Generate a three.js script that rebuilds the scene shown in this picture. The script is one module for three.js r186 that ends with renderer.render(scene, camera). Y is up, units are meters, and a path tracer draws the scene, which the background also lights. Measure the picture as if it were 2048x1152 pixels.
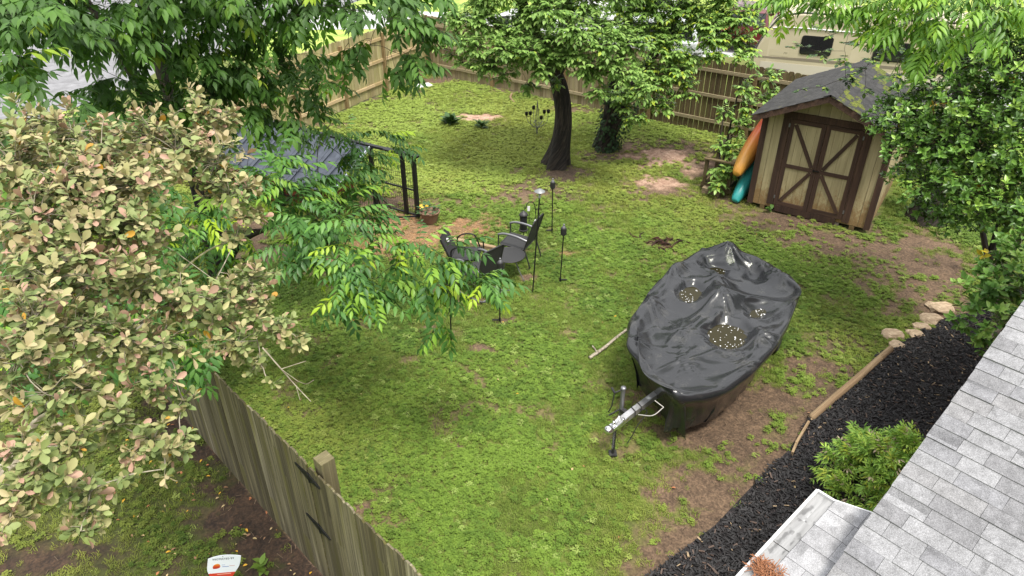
import * as THREE from 'three';
import { mergeGeometries, mergeVertices } from 'three/addons/utils/BufferGeometryUtils.js';
import { RoundedBoxGeometry } from 'three/addons/geometries/RoundedBoxGeometry.js';

// ---------------------------------------------------------------- camera, sky, sun, exposure
const scene = new THREE.Scene();
const camera = new THREE.PerspectiveCamera(45.02, 16 / 9, 0.1, 400);
camera.position.set(0, 6.4, 0);
camera.rotation.set(THREE.MathUtils.degToRad(-31.5), 0, 0);
scene.add(camera);
const renderer = new THREE.WebGLRenderer({ antialias: true });
renderer.toneMapping = THREE.LinearToneMapping;
renderer.toneMappingExposure = 2.1;
renderer.shadowMap.enabled = true;
{ // bright, even overcast with a soft brighter part where the sun stands behind the cloud
  const W = 128, H = 64, d = new Float32Array(W * H * 4);
  const sd = new THREE.Vector3(0.2, 1.0, 0.4).normalize();
  for (let j = 0; j < H; j++) for (let i = 0; i < W; i++) {
    const el = ((j + 0.5) / H - 0.5) * Math.PI, az = ((i + 0.5) / W) * 2 * Math.PI - Math.PI;
    const v = new THREE.Vector3(Math.cos(el) * Math.cos(az), Math.sin(el), Math.cos(el) * Math.sin(az));
    const up = Math.max(0, v.y), glow = Math.pow(Math.max(0, v.dot(sd)), 6);
    const L = 0.36 + 0.72 * up + 0.55 * glow, o = (j * W + i) * 4;
    d[o] = L * 0.99; d[o + 1] = L * 1.0; d[o + 2] = L * 1.03; d[o + 3] = 1;
  }
  const sky = new THREE.DataTexture(d, W, H, THREE.RGBAFormat, THREE.FloatType);
  sky.mapping = THREE.EquirectangularReflectionMapping; sky.magFilter = THREE.LinearFilter; sky.needsUpdate = true;
  scene.background = sky; scene.environment = sky;
}
const sun = new THREE.DirectionalLight(new THREE.Color(1, 0.95, 0.86), 2.4);
sun.position.set(5 + 1, 26, 10 - 12); sun.target.position.set(1, 0, -12);
sun.castShadow = true; sun.shadow.radius = 26; sun.shadow.mapSize.set(4096, 4096);
Object.assign(sun.shadow.camera, { left: -30, right: 30, top: 30, bottom: -30, near: 1, far: 90 });
scene.add(sun, sun.target);

// ---------------------------------------------------------------- helpers
const V = (x, y, z) => new THREE.Vector3(x, y, z);
let seed_ = 1234567;
const rnd = () => { seed_ = (seed_ + 0x6d2b79f5) | 0; let t = Math.imul(seed_ ^ (seed_ >>> 15), 1 | seed_); t = (t + Math.imul(t ^ (t >>> 7), 61 | t)) ^ t; return ((t ^ (t >>> 14)) >>> 0) / 4294967296; };
const rr = (a, b) => a + (b - a) * rnd();
const pick = (a) => a[Math.floor(rnd() * a.length)];
const clamp = (x, a = 0, b = 1) => Math.min(b, Math.max(a, x));
const sstep = (a, b, x) => { const t = clamp((x - a) / (b - a)); return t * t * (3 - 2 * t); };
const lerp = (a, b, t) => a + (b - a) * t;
const hash2 = (x, y, s) => { let h = Math.imul(x, 374761393) + Math.imul(y, 668265263) + Math.imul(s, 2147483647 / 3 | 0); h = Math.imul(h ^ (h >>> 13), 1274126177); return ((h ^ (h >>> 16)) >>> 0) / 4294967296; };
function noise(x, y, s = 0, per = 0) {
  let xi = Math.floor(x), yi = Math.floor(y); const fx = x - xi, fy = y - yi;
  const ux = fx * fx * (3 - 2 * fx), uy = fy * fy * (3 - 2 * fy);
  let x1 = xi + 1, y1 = yi + 1;
  if (per) { xi = ((xi % per) + per) % per; yi = ((yi % per) + per) % per; x1 = ((x1 % per) + per) % per; y1 = ((y1 % per) + per) % per; }
  const a = hash2(xi, yi, s), b = hash2(x1, yi, s), c = hash2(xi, y1, s), d = hash2(x1, y1, s);
  return a + (b - a) * ux + (c - a + (a - b - c + d) * ux) * uy;
}
function fbm(x, y, oct = 4, s = 0) { let v = 0, a = 0.5, n = 0; for (let i = 0; i < oct; i++) { v += a * noise(x, y, s + i); n += a; a *= 0.5; x *= 2.03; y *= 2.03; } return v / n; }

const used = {};
const numbered = (n) => { if (!(n in used)) { used[n] = 0; return n; } used[n]++; return n + '_' + String(used[n]).padStart(3, '0'); };
function tag(o, label, category, group) { if (label) o.userData.label = label; if (category) o.userData.category = category; if (group) o.userData.group = group; return o; }
function shade(o) { o.castShadow = true; o.receiveShadow = true; return o; }
function thing(name, label, category, pos = [0, 0, 0], turn = 0, group) {
  const o = new THREE.Group(); o.name = numbered(name); o.position.set(...pos); o.rotation.y = turn; scene.add(o); return tag(o, label, category, group);
}
function part(name, geo, mat, parent, pos, turn) {
  const m = shade(new THREE.Mesh(Array.isArray(geo) ? join(geo) : geo, mat)); m.name = name; parent.add(m);
  if (pos) m.position.set(...pos); if (turn) m.rotation.y = turn; return m;
}
function single(name, geo, mat, label, category, group, pos) {
  const m = shade(new THREE.Mesh(Array.isArray(geo) ? join(geo) : geo, mat)); m.name = numbered(name); if (pos) m.position.set(...pos); scene.add(m); return tag(m, label, category, group);
}
function struct(name, geo, mat) { const m = shade(new THREE.Mesh(geo, mat)); m.name = name; m.userData.kind = 'structure'; scene.add(m); return m; }
function join(list) {
  const gs = list.map((g) => { const q = g.index ? g.toNonIndexed() : g; for (const k of Object.keys(q.attributes)) if (!['position', 'normal', 'uv'].includes(k)) q.deleteAttribute(k);
    if (!q.attributes.uv) q.setAttribute('uv', new THREE.BufferAttribute(new Float32Array(q.attributes.position.count * 2), 2)); return q; });
  return gs.length === 1 ? gs[0] : mergeGeometries(gs);
}
// box with uv in metres, centred on (x,y,z)
function bx(w, h, d, x = 0, y = 0, z = 0, ry = 0, uo = 0, vo = null) {
  const g = new THREE.BoxGeometry(w, h, d), p = g.attributes.position, n = g.attributes.normal, uv = g.attributes.uv;
  for (let i = 0; i < p.count; i++) { const ax = Math.abs(n.getX(i)), ay = Math.abs(n.getY(i)); uv.setXY(i, (ax > 0.5 ? p.getZ(i) : p.getX(i)) + uo, (ay > 0.5 ? p.getZ(i) : p.getY(i)) + (vo ?? uo * 1.7)); }
  if (ry) g.rotateY(ry); g.translate(x, y, z); return g;
}
// square bar from a to b, long axis along v of its uv
function bar(a, b, w, d = w, up = V(0, 1, 0), uo = 0) {
  const dir = b.clone().sub(a), L = dir.length(); dir.normalize();
  const g = bx(w, L, d, 0, 0, 0, 0, uo); let u = up.clone(); if (Math.abs(u.dot(dir)) > 0.97) u = V(1, 0, 0);
  const z = u.clone().sub(dir.clone().multiplyScalar(u.dot(dir))).normalize(), x = dir.clone().cross(z);
  g.applyMatrix4(new THREE.Matrix4().makeBasis(x, dir, z)); const c = a.clone().add(b).multiplyScalar(0.5); g.translate(c.x, c.y, c.z); return g;
}
// tapered tube through points; rad is a number or a function of t
function tube(pts, rad, radial = 6, cap = true) {
  const n = pts.length, R = typeof rad === 'function' ? rad : () => rad, P = [], UV = [], I = [];
  let t0 = pts[1].clone().sub(pts[0]).normalize(), u = Math.abs(t0.y) > 0.9 ? V(1, 0, 0) : V(0, 1, 0); u.sub(t0.clone().multiplyScalar(u.dot(t0))).normalize();
  let len = 0;
  for (let i = 0; i < n; i++) {
    const t = (i === 0 ? pts[1].clone().sub(pts[0]) : i === n - 1 ? pts[n - 1].clone().sub(pts[n - 2]) : pts[i + 1].clone().sub(pts[i - 1])).normalize();
    u.sub(t.clone().multiplyScalar(u.dot(t))).normalize(); const w = t.clone().cross(u); if (i) len += pts[i].distanceTo(pts[i - 1]);
    const r0 = R(i / (n - 1), 0);
    for (let j = 0; j <= radial; j++) { const a = (j % radial) / radial * Math.PI * 2, r = R(i / (n - 1), a); P.push(pts[i].x + (u.x * Math.cos(a) + w.x * Math.sin(a)) * r, pts[i].y + (u.y * Math.cos(a) + w.y * Math.sin(a)) * r, pts[i].z + (u.z * Math.cos(a) + w.z * Math.sin(a)) * r); UV.push(j / radial * 6.283 * r0, len); }
  }
  for (let i = 0; i < n - 1; i++) for (let j = 0; j < radial; j++) { const a = i * (radial + 1) + j, b = a + 1, c = a + radial + 1, d = c + 1; I.push(a, b, c, b, d, c); }
  if (cap) for (const e of [0, n - 1]) { const ci = P.length / 3; P.push(pts[e].x, pts[e].y, pts[e].z); UV.push(0, 0); for (let j = 0; j < radial; j++) { const a = e * (radial + 1) + j; e ? I.push(a, a + 1, ci) : I.push(a + 1, a, ci); } }
  const g = new THREE.BufferGeometry(); g.setAttribute('position', new THREE.Float32BufferAttribute(P, 3)); g.setAttribute('uv', new THREE.Float32BufferAttribute(UV, 2)); g.setIndex(I); g.computeVertexNormals(); return g;
}
const spline = (pts, n) => new THREE.CatmullRomCurve3(pts).getPoints(n);
const rod = (a, b, r, radial = 6) => tube([V(...a), V(...b)], r, radial);
function lathe(prof, seg = 20, pos) { const g = new THREE.LatheGeometry(prof.map(([r, y]) => new THREE.Vector2(r, y)), seg); if (pos) g.translate(...pos); return g; }
function extrude(pts, depth, bevel = 0, holes = []) {
  const s = new THREE.Shape(pts.map(([x, y]) => new THREE.Vector2(x, y))); for (const h of holes) s.holes.push(new THREE.Path(h.map(([x, y]) => new THREE.Vector2(x, y))));
  return new THREE.ExtrudeGeometry(s, { depth, bevelEnabled: bevel > 0, bevelThickness: bevel, bevelSize: bevel, bevelOffset: -bevel, bevelSegments: 2, curveSegments: 8 });
}
// ---------------------------------------------------------------- textures and materials
function tex(w, h, fn, srgb = true, rx = 1, ry = 1) {
  const d = new Uint8Array(w * h * 4);
  for (let y = 0; y < h; y++) for (let x = 0; x < w; x++) { const c = fn(x / w, y / h, x, y), o = (y * w + x) * 4; for (let k = 0; k < 3; k++) d[o + k] = clamp(Array.isArray(c) ? c[k] : c, 0, 255); d[o + 3] = 255; }
  const t = new THREE.DataTexture(d, w, h); t.wrapS = t.wrapT = THREE.RepeatWrapping; t.magFilter = THREE.LinearFilter; t.minFilter = THREE.LinearMipmapLinearFilter; t.generateMipmaps = true;
  if (srgb) t.colorSpace = THREE.SRGBColorSpace; t.repeat.set(rx, ry); t.needsUpdate = true; return t;
}
const mix3 = (a, b, t) => [lerp(a[0], b[0], t), lerp(a[1], b[1], t), lerp(a[2], b[2], t)];
const std = (o) => new THREE.MeshStandardMaterial(o);
const phys = (o) => new THREE.MeshPhysicalMaterial(o);
const lin = (r, g, b) => new THREE.Color().setRGB(r, g, b);
const grainF = (u, v, s, k) => { const w = noise(u * k, v * 3, s, 0) * 0.6 + noise(u * k * 2.7, v * 6, s + 1) * 0.4; return w; };
// weathered wood: grain runs along v. dims: texture covers 0.6 m x 2 m
function woodTex(base, dark, stain, stainAmt, s) {
  return tex(256, 512, (u, v) => {
    const g = grainF(u, v, s, 46), broad = noise(u * 8, v * 2.2, s + 5), st = sstep(0.52, 0.78, fbm(u * 9, v * 1.6, 3, s + 9)) * stainAmt;
    let c = mix3(dark, base, clamp(g * 0.75 + broad * 0.45 - 0.05)); c = mix3(c, stain, st);
    const kx = noise(u * 7, v * 9, s + 21); if (kx > 0.93) c = mix3(c, dark, (kx - 0.93) * 9);
    const f = 0.93 + 0.14 * hash2(u * 256 | 0, v * 512 | 0, s); return c.map((q) => q * f);
  }, true, 1 / 0.6, 1 / 2);
}
const woodBump = tex(256, 512, (u, v) => 255 * grainF(u, v, 3, 46), false, 1 / 0.6, 1 / 2);
function woodSet(base, dark, stain, amt, s, tints) {
  const map = woodTex(base, dark, stain, amt, s);
  return tints.map((t) => std({ map, bumpMap: woodBump, bumpScale: 0.003, roughness: 0.9, color: lin(...t) }));
}
const M = {};
M.fence = woodSet([218, 207, 172], [150, 137, 102], [168, 166, 104], 0.55, 11, [[0.74, 0.73, 0.64], [0.62, 0.61, 0.52], [0.8, 0.79, 0.7], [0.55, 0.53, 0.43], [0.68, 0.67, 0.54]]);
M.fenceBack = woodSet([172, 160, 132], [104, 93, 70], [132, 130, 82], 0.6, 17, [[0.95, 0.93, 0.9], [0.75, 0.72, 0.66], [0.85, 0.83, 0.76], [0.62, 0.58, 0.5]]);
M.fenceShaded = woodSet([122, 108, 78], [66, 55, 36], [88, 86, 46], 0.6, 23, [[0.95, 0.92, 0.86], [0.72, 0.68, 0.6], [0.84, 0.8, 0.7]]);  // back fence right stretch: tree shade painted into darker board colours
M.fenceFront = woodSet([156, 148, 124], [50, 44, 30], [98, 94, 44], 0.85, 31, [[0.84, 0.83, 0.75], [0.56, 0.54, 0.44], [0.68, 0.66, 0.54], [1.12, 1.12, 1.12], [0.46, 0.43, 0.33]]);
M.mossPost = woodSet([150, 142, 108], [88, 80, 58], [128, 128, 58], 0.8, 49, [[0.8, 0.79, 0.72]]);
M.rail = woodSet([206, 186, 152], [148, 125, 92], [160, 146, 92], 0.4, 41, [[0.95, 0.92, 0.88], [0.7, 0.66, 0.6]]);
M.post = woodSet([150, 128, 92], [90, 72, 48], [120, 112, 60], 0.4, 47, [[1, 0.97, 0.92], [0.75, 0.72, 0.64]]);
M.log = woodSet([172, 150, 120], [106, 86, 64], [136, 124, 94], 0.4, 53, [[1, 0.97, 0.92]]);
M.bark = std({ map: tex(256, 256, (u, v) => { const a = noise(u * 16, v * 5, 61, 0) * 0.6 + noise(u * 40, v * 14, 62) * 0.4; return mix3([16, 13, 11], [70, 62, 52], a * a * 1.3); }, true, 2.5, 0.9), bumpMap: tex(256, 256, (u, v) => 255 * (noise(u * 16, v * 5, 61, 0) * 0.6 + noise(u * 40, v * 14, 62) * 0.4), false, 2.5, 0.9), bumpScale: 0.02, roughness: 0.95 });
M.barkPale = std({ map: tex(128, 256, (u, v) => mix3([92, 80, 66], [196, 188, 170], fbm(u * 10, v * 14, 3, 71)), true, 6, 2), roughness: 0.95 });
M.blackMetal = std({ color: lin(0.008, 0.008, 0.009), roughness: 0.5, metalness: 0.2 });
M.darkMetal = std({ color: lin(0.035, 0.034, 0.035), roughness: 0.5, metalness: 0.3 });
M.greyMetal = std({ color: lin(0.2, 0.2, 0.21), roughness: 0.4, metalness: 0.6 });
M.galv = std({ map: tex(128, 128, (u, v) => 190 + 40 * fbm(u * 12, v * 12, 3, 81) - 20, true, 4, 4), roughness: 0.32, metalness: 0.75 });
M.chrome = std({ color: lin(0.75, 0.75, 0.76), roughness: 0.14, metalness: 0.95 });
M.white = std({ color: lin(0.75, 0.75, 0.76), roughness: 0.5 });
M.glassDark = phys({ color: lin(0.012, 0.013, 0.016), roughness: 0.06, clearcoat: 0.6 });
M.rubber = std({ color: lin(0.015, 0.015, 0.015), roughness: 0.85 });

// ---------------------------------------------------------------- ground
// bare places in the yard: [x, z, radius x, radius z, strength, kind 0 soil 1 straw 2 pale clay]
const bare = [[3.80, -16.69, 1, 0.8, 0.9, 2], [3.31, -15.26, 0.7, 0.5, 0.8, 2], [4.29, -16.28, 0.6, 0.5, 0.7, 2], [4.05, -16.97, 1.5, 1.2, 1, 0], [3.30, -14.88, 1, 0.9, 1, 0], [4.62, -16.11, 0.9, 0.9, 1, 0], [3.26, -17.71, 0.8, 0.6, 0.8, 0], [0.30, -14.60, 1.4, 0.8, 0.8, 0], [1.03, -15.63, 1.1, 0.8, 0.9, 0], [2.38, -16.97, 0.9, 0.7, 0.9, 0], [4.73, -14.19, 0.8, 0.5, 0.7, 0], [5.62, -13.17, 1.2, 0.7, 0.9, 0], [6.47, -12.16, 1.4, 0.8, 0.9, 0], [7.56, -11.95, 1.4, 0.9, 1, 0], [8.02, -11.36, 1.5, 1, 1, 0], [7.25, -10.21, 1.3, 0.9, 0.95, 0], [6.70, -10.72, 0.9, 0.7, 0.7, 0], [7.26, -9.59, 0.9, 0.7, 1, 0], [5.90, -11.45, 0.8, 0.5, 0.5, 0], [4.53, -8.07, 0.6, 0.55, 0.9, 0], [3.81, -7.45, 0.7, 0.5, 0.95, 0], [2.91, -6.49, 0.75, 0.55, 0.9, 0], [2.24, -5.78, 0.75, 0.5, 0.95, 0], [1.80, -5.07, 0.7, 0.45, 0.95, 0], [1.46, -4.72, 0.5, 0.3, 0.7, 0], [3.40, -6.80, 0.5, 0.4, 0.7, 0], [2.90, -7.45, 1.2, 1.1, 0.95, 0], [2.02, -6.85, 0.5, 0.35, 0.6, 0], [1.44, -6.44, 0.35, 0.25, 0.6, 0], [5.18, -8.75, 0.6, 0.5, 0.6, 0], [-0.94, -20.03, 0.75, 0.4, 1, 2], [-0.56, -19.35, 0.5, 0.35, 0.7, 0], [-2.07, -24.48, 0.9, 0.4, 0.9, 0], [-0.23, -23.04, 0.8, 0.35, 0.8, 0], [1.91, -20.76, 1, 0.4, 0.7, 0], [-2.65, -24.16, 0.8, 0.5, 0.9, 0], [-4.11, -21.96, 1, 0.35, 0.7, 0], [-5.34, -19.35, 1, 0.35, 0.7, 0], [-1.85, -12.44, 1, 0.75, 1, 1], [-0.96, -12.75, 0.85, 0.6, 0.95, 1], [-2.33, -13.05, 0.8, 0.6, 0.9, 1], [-2.69, -12.06, 0.9, 0.7, 0.8, 1], [-0.46, -13.17, 0.5, 0.35, 0.5, 1], [-2.58, -14.05, 0.9, 0.8, 0.95, 0], [-4.49, -11.85, 1.3, 0.9, 1, 0], [-3.62, -11.45, 1, 0.7, 0.9, 0], [-5.31, -12.60, 1.3, 0.9, 1, 0], [-3.99, -11.08, 0.8, 0.5, 0.7, 0], [-4.95, -9.44, 0.8, 0.6, 0.8, 0], [-3.78, -6.44, 0.5, 0.4, 1, 0], [-3.29, -5.86, 0.5, 0.4, 1, 0], [-2.90, -5.45, 0.5, 0.4, 1, 0], [-2.50, -5.04, 0.5, 0.4, 1, 0], [-2.14, -4.72, 0.5, 0.4, 1, 0], [-3.73, -5.90, 0.3, 0.22, 1, 0], [-4.51, -7.14, 0.6, 0.5, 1, 0], [-5.15, -4.78, 0.7, 0.4, 0.8, 0], [-2.84, -4.91, 0.5, 0.3, 0.6, 0], [-1.32, -9.20, 0.25, 0.18, 0.9, 0], [-0.49, -8.68, 0.22, 0.14, 0.9, 0], [-0.70, -6.57, 0.16, 0.11, 0.9, 0], [-1.73, -5.54, 0.16, 0.12, 0.9, 0], [-1.54, -8.37, 0.2, 0.14, 0.7, 0], [-0.16, -9.44, 0.2, 0.14, 0.8, 0], [-0.68, -10.08, 0.35, 0.2, 0.7, 0], [0.33, -10.81, 0.2, 0.13, 0.9, 0], [2.85, -12.06, 0.4, 0.25, 0.7, 0], [0.40, -10.13, 0.2, 0.1, 0.4, 0], [1.02, -11.69, 0.25, 0.15, 0.6, 1], [-2.66, -9.44, 0.5, 0.3, 0.5, 0]];
const bedEdge = [[0.9, -4.05], [1.45, -4.65], [2.3, -5.29], [2.87, -5.85], [3.51, -6.45], [3.98, -7.0], [5.79, -8.62], [6.2, -8.9], [6.75, -9.2], [7.2, -9.5], [7.9, -9.7]];
const bedSide = (x, z) => { for (let i = 0; i < bedEdge.length - 1; i++) { const [ax, az] = bedEdge[i], [cx, cz] = bedEdge[i + 1]; if (x >= ax && x < cx) return z - lerp(az, cz, (x - ax) / (cx - ax)); } return x < 0.9 ? -1 : z + 9.7; };   // > 0 inside the mulch bed
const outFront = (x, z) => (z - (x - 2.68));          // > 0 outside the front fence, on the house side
function soil(x, z) {                                  // [soil, straw, clay] 0..1
  const w = (fbm(x * 1.3 + 40, z * 1.3, 3, 101) - 0.5) * 1.1 + (noise(x * 5, z * 5, 105) - 0.5) * 0.9 + (noise(x * 13, z * 13, 106) - 0.5) * 0.5;
  const out = [0, 0, 0];
  for (const [bx_, bz, rx, rz, s, k] of bare) { const dx = (x - bx_) / rx, dz = (z - bz) / rz; const d2 = dx * dx + dz * dz; if (d2 > 4) continue; const v = s * sstep(1.4, 0.15, Math.sqrt(d2) + w); if (v > out[k]) out[k] = v; }
  const gap = sstep(0.62, 0.78, fbm(x * 2.2, z * 2.2, 3, 121)) * 0.5; if (gap > out[0]) out[0] = gap;
  const bs = bedSide(x, z); if (bs < 0 && bs > -0.5 && x < 4.6) out[0] = Math.max(out[0], sstep(-0.5, -0.05, bs + w * 0.4) * 0.9);
  return out;
}
const groundY = (x, z) => { const ed = Math.min(x + 13, 13 - x, z + 28, -1 - z); return ed < 0 ? -0.1 : lerp(-0.11, (fbm(x * 0.9, z * 0.9, 3, 151) - 0.5) * 0.07 * (bedSide(x, z) > -0.4 ? 0.3 : 1), sstep(0, 0.6, ed)); };
{
  const far = tex(512, 512, (u, v) => { const n = fbm(u * 30, v * 30, 4, 131), m = noise(u * 140, v * 140, 135); return mix3([92, 118, 44], [176, 190, 92], n * 0.55 + m * 0.5); }, true, 1 / 14, 1 / 14);
  const g = new THREE.PlaneGeometry(400, 400); g.rotateX(-Math.PI / 2); const uv = g.attributes.uv; for (let i = 0; i < uv.count; i++) uv.setXY(i, uv.getX(i) * 400, uv.getY(i) * 400);
  g.translate(0, -0.1, -20); struct('ground', g, std({ map: far, roughness: 1 }));
  // yard: one colour map in metres over 26 x 27 m
  const X0 = -13, Z0 = -28, W = 26, H = 27, N = 2048;
  const bump = new Uint8Array(N * N * 4);
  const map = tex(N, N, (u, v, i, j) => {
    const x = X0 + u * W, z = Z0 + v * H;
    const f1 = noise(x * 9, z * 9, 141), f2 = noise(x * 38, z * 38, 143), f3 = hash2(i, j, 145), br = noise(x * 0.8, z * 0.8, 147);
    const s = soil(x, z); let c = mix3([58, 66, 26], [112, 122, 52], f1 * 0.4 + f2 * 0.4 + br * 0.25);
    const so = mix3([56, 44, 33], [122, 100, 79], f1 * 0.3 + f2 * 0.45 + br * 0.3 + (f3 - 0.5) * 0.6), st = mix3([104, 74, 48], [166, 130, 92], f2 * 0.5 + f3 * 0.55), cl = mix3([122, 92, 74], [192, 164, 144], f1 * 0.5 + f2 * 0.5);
    const plumShade = outFront(x, z) > 0.03 && x < 1.2 ? 1 : 0; if (plumShade) c = mix3(c, [44, 46, 20], 0.6); c = mix3(c, plumShade ? mix3([36, 27, 20], [84, 64, 48], f1 * 0.35 + f2 * 0.5 + (f3 - 0.5) * 0.6) : so, clamp(s[0] * 1.25)); c = mix3(c, st, clamp(s[1] * 1.3)); c = mix3(c, cl, clamp(s[2] * 1.2));  // plum crown shade painted into ground colour here, along with darker moist soil
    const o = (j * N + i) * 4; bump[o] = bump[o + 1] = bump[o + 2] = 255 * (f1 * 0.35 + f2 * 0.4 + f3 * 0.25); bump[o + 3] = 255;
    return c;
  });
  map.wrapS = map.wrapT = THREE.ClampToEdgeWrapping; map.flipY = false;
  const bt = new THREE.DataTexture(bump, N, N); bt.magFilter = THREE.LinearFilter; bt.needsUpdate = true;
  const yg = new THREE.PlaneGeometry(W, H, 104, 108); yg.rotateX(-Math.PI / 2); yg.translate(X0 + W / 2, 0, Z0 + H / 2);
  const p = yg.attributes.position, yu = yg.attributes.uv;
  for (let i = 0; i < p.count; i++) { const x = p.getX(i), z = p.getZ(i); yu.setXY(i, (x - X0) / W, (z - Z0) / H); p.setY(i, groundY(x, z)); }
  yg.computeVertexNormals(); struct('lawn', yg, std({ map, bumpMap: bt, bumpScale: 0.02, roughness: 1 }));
}
function flat(name, pts, y, mat) { const s = new THREE.Shape(pts.map(([x, z]) => new THREE.Vector2(x, -z))); const g = new THREE.ShapeGeometry(s); g.rotateX(-Math.PI / 2); g.translate(0, y, 0); return struct(name, g, mat); }
{
  const conc = tex(512, 512, (u, v) => 168 + 26 * fbm(u * 20, v * 20, 4, 161) - 13 + 10 * (hash2(u * 512 | 0, v * 512 | 0, 3) - 0.5), true, 1 / 6, 1 / 6);
  const asph = tex(512, 512, (u, v) => { const q = 116 + 40 * fbm(u * 24, v * 24, 4, 165) - 20 + 22 * (hash2(u * 512 | 0, v * 512 | 0, 5) - 0.5); return [q, q, q * 1.02]; }, true, 1 / 6, 1 / 6);
  flat('road', [[-14.6, -18], [-17, -13], [-34, -13], [-34, -60], [-12, -75], [1, -75], [-9.2, -38], [-10.6, -32.5], [-12.6, -24.4]], -0.094, std({ map: asph, roughness: 0.95 }));
  flat('driveway', [[-10.55, -32.9], [-6.4, -33.2], [2, -30.4], [6.6, -27], [8, -22], [18, -17.5], [24, -24], [12, -31.5], [0, -36.6], [-9.4, -38.6]], -0.088, std({ map: conc, roughness: 0.9 }));
}
// ---------------------------------------------------------------- mulch bed
{
  const inner = [[8.6, -9.2], [8.6, -6], [5, -3], [3, -1.2], [0.9, -2.2]];
  const s = new THREE.Shape([...bedEdge, ...inner].map(([x, z]) => new THREE.Vector2(x, -z)));
  const g = new THREE.ShapeGeometry(s); g.rotateX(-Math.PI / 2); g.translate(0, 0.03, 0);
  const map = tex(512, 512, (u, v) => { const n = noise(u * 60, v * 60, 171), m = noise(u * 160, v * 160, 172); return mix3([14, 12, 13], [54, 48, 48], n * m * 1.6); }, true, 1 / 2, 1 / 2);
  struct('mulch_bed', g, std({ map, roughness: 0.95 }));
  const chip = new THREE.BoxGeometry(1, 0.16, 0.3), pts = [];
  for (let i = 0; i < 90000 && pts.length < 42000; i++) { const x = rr(0.9, 8.4), z = rr(-9.7, -2.4); const b = bedSide(x, z) + (noise(x * 4, z * 4, 7) - 0.5) * 0.16; if (b < 0 || b > 4) continue; if ((x - 2.5) * 0.655 + (z + 4.2) * 0.755 > 1.2) continue; pts.push([x, z]); }
  const im = shade(new THREE.InstancedMesh(chip, std({ roughness: 0.75 }), pts.length)); im.name = 'mulch_chips'; im.userData = { kind: 'stuff', label: 'black shredded bark mulch between the lawn and the house', category: 'mulch' };
  const m = new THREE.Matrix4(), q = new THREE.Quaternion(), e = new THREE.Euler(), c = new THREE.Color();
  pts.forEach(([x, z], i) => { e.set(rr(-0.5, 0.5), rr(0, 6.28), rr(-0.5, 0.5)); q.setFromEuler(e); const L = rr(0.025, 0.075); m.compose(V(x, rr(0.034, 0.062), z), q, V(L, rr(0.5, 1) * L, rr(0.5, 1.1) * L)); im.setMatrixAt(i, m);
    const t = rnd(); if (t < 0.015) c.setRGB(0.3, 0.22, 0.13); else if (t < 0.06) c.setRGB(0.09, 0.06, 0.045); else { const k = rr(0.006, 0.028); c.setRGB(k, k * 0.93, k * 0.95); } im.setColorAt(i, c); });
  scene.add(im);
  // edging: timber and stones
  const log = thing('edging_timber', 'round peeled landscape timber lying along the mulch bed edge', 'timber', [4.0, 0.0, -7.02]);
  const a = V(0, 0.06, 0), b = V(1.79, 0.06, -1.55);
  part('timber', [tube([a, a.clone().lerp(b, 0.25), a.clone().lerp(b, 0.5).add(V(0.01, 0.004, 0)), a.clone().lerp(b, 0.75), b], (t, an) => 0.05 + 0.0015 * Math.sin(t * 9 + an * 2), 14)], M.log[0], log);
  const lab = ['first', 'second', 'third', 'fourth', 'fifth', 'sixth'];
  const stoneMat = [std({ map: tex(128, 128, (u, v) => mix3([132, 112, 90], [206, 186, 158], fbm(u * 7, v * 7, 4, 181)), true), roughness: 0.95 })];
  [[5.95, -8.72, 0.15, 0.1], [6.02, -8.98, 0.2, 0.13], [6.36, -8.98, 0.16, 0.12], [6.57, -9.2, 0.17, 0.12], [6.85, -9.42, 0.22, 0.13], [7.2, -9.75, 0.24, 0.13]].forEach(([x, z, r, h], i) => {
    const g2 = rock(r * 0.85, h * 0.75, i + 3); single('edging_stone', g2, stoneMat[0], 'rough tan edging stone, ' + lab[i] + ' from the timber end of the row', 'stone', null, [x, h * 0.25, z]);
  });
  for (let i = 0; i < 3; i++) { }
  const flatS = single('edging_board', [bar(V(3.62, 0.05, -6.52), V(3.93, 0.05, -6.92), 0.03, 0.1), bar(V(3.52, 0.045, -6.36), V(3.64, 0.05, -6.54), 0.03, 0.09)], M.log[0], 'short split board edging below the cut end of the timber', 'board');
}
function rock(r, h, s) {
  let g = new THREE.IcosahedronGeometry(1, 1); g.deleteAttribute('uv'); g.deleteAttribute('normal'); g = mergeVertices(g); const p = g.attributes.position, uv = [];
  for (let i = 0; i < p.count; i++) { const x = p.getX(i), y = p.getY(i), z = p.getZ(i); const k = 0.6 + 0.75 * noise(x * 1.9 + s * 7, z * 1.9 + y * 1.7, s) ; const q = (v) => Math.sign(v) * Math.pow(Math.abs(v), 0.75); p.setXYZ(i, q(x) * r * k, q(y) * h * 0.6 * k, q(z) * r * 0.75 * k); uv.push(x * r * 4 + y, z * r * 4); }
  g.setAttribute('uv', new THREE.Float32BufferAttribute(uv, 2)); g = g.toNonIndexed(); g.computeVertexNormals(); return g;
}
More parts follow.
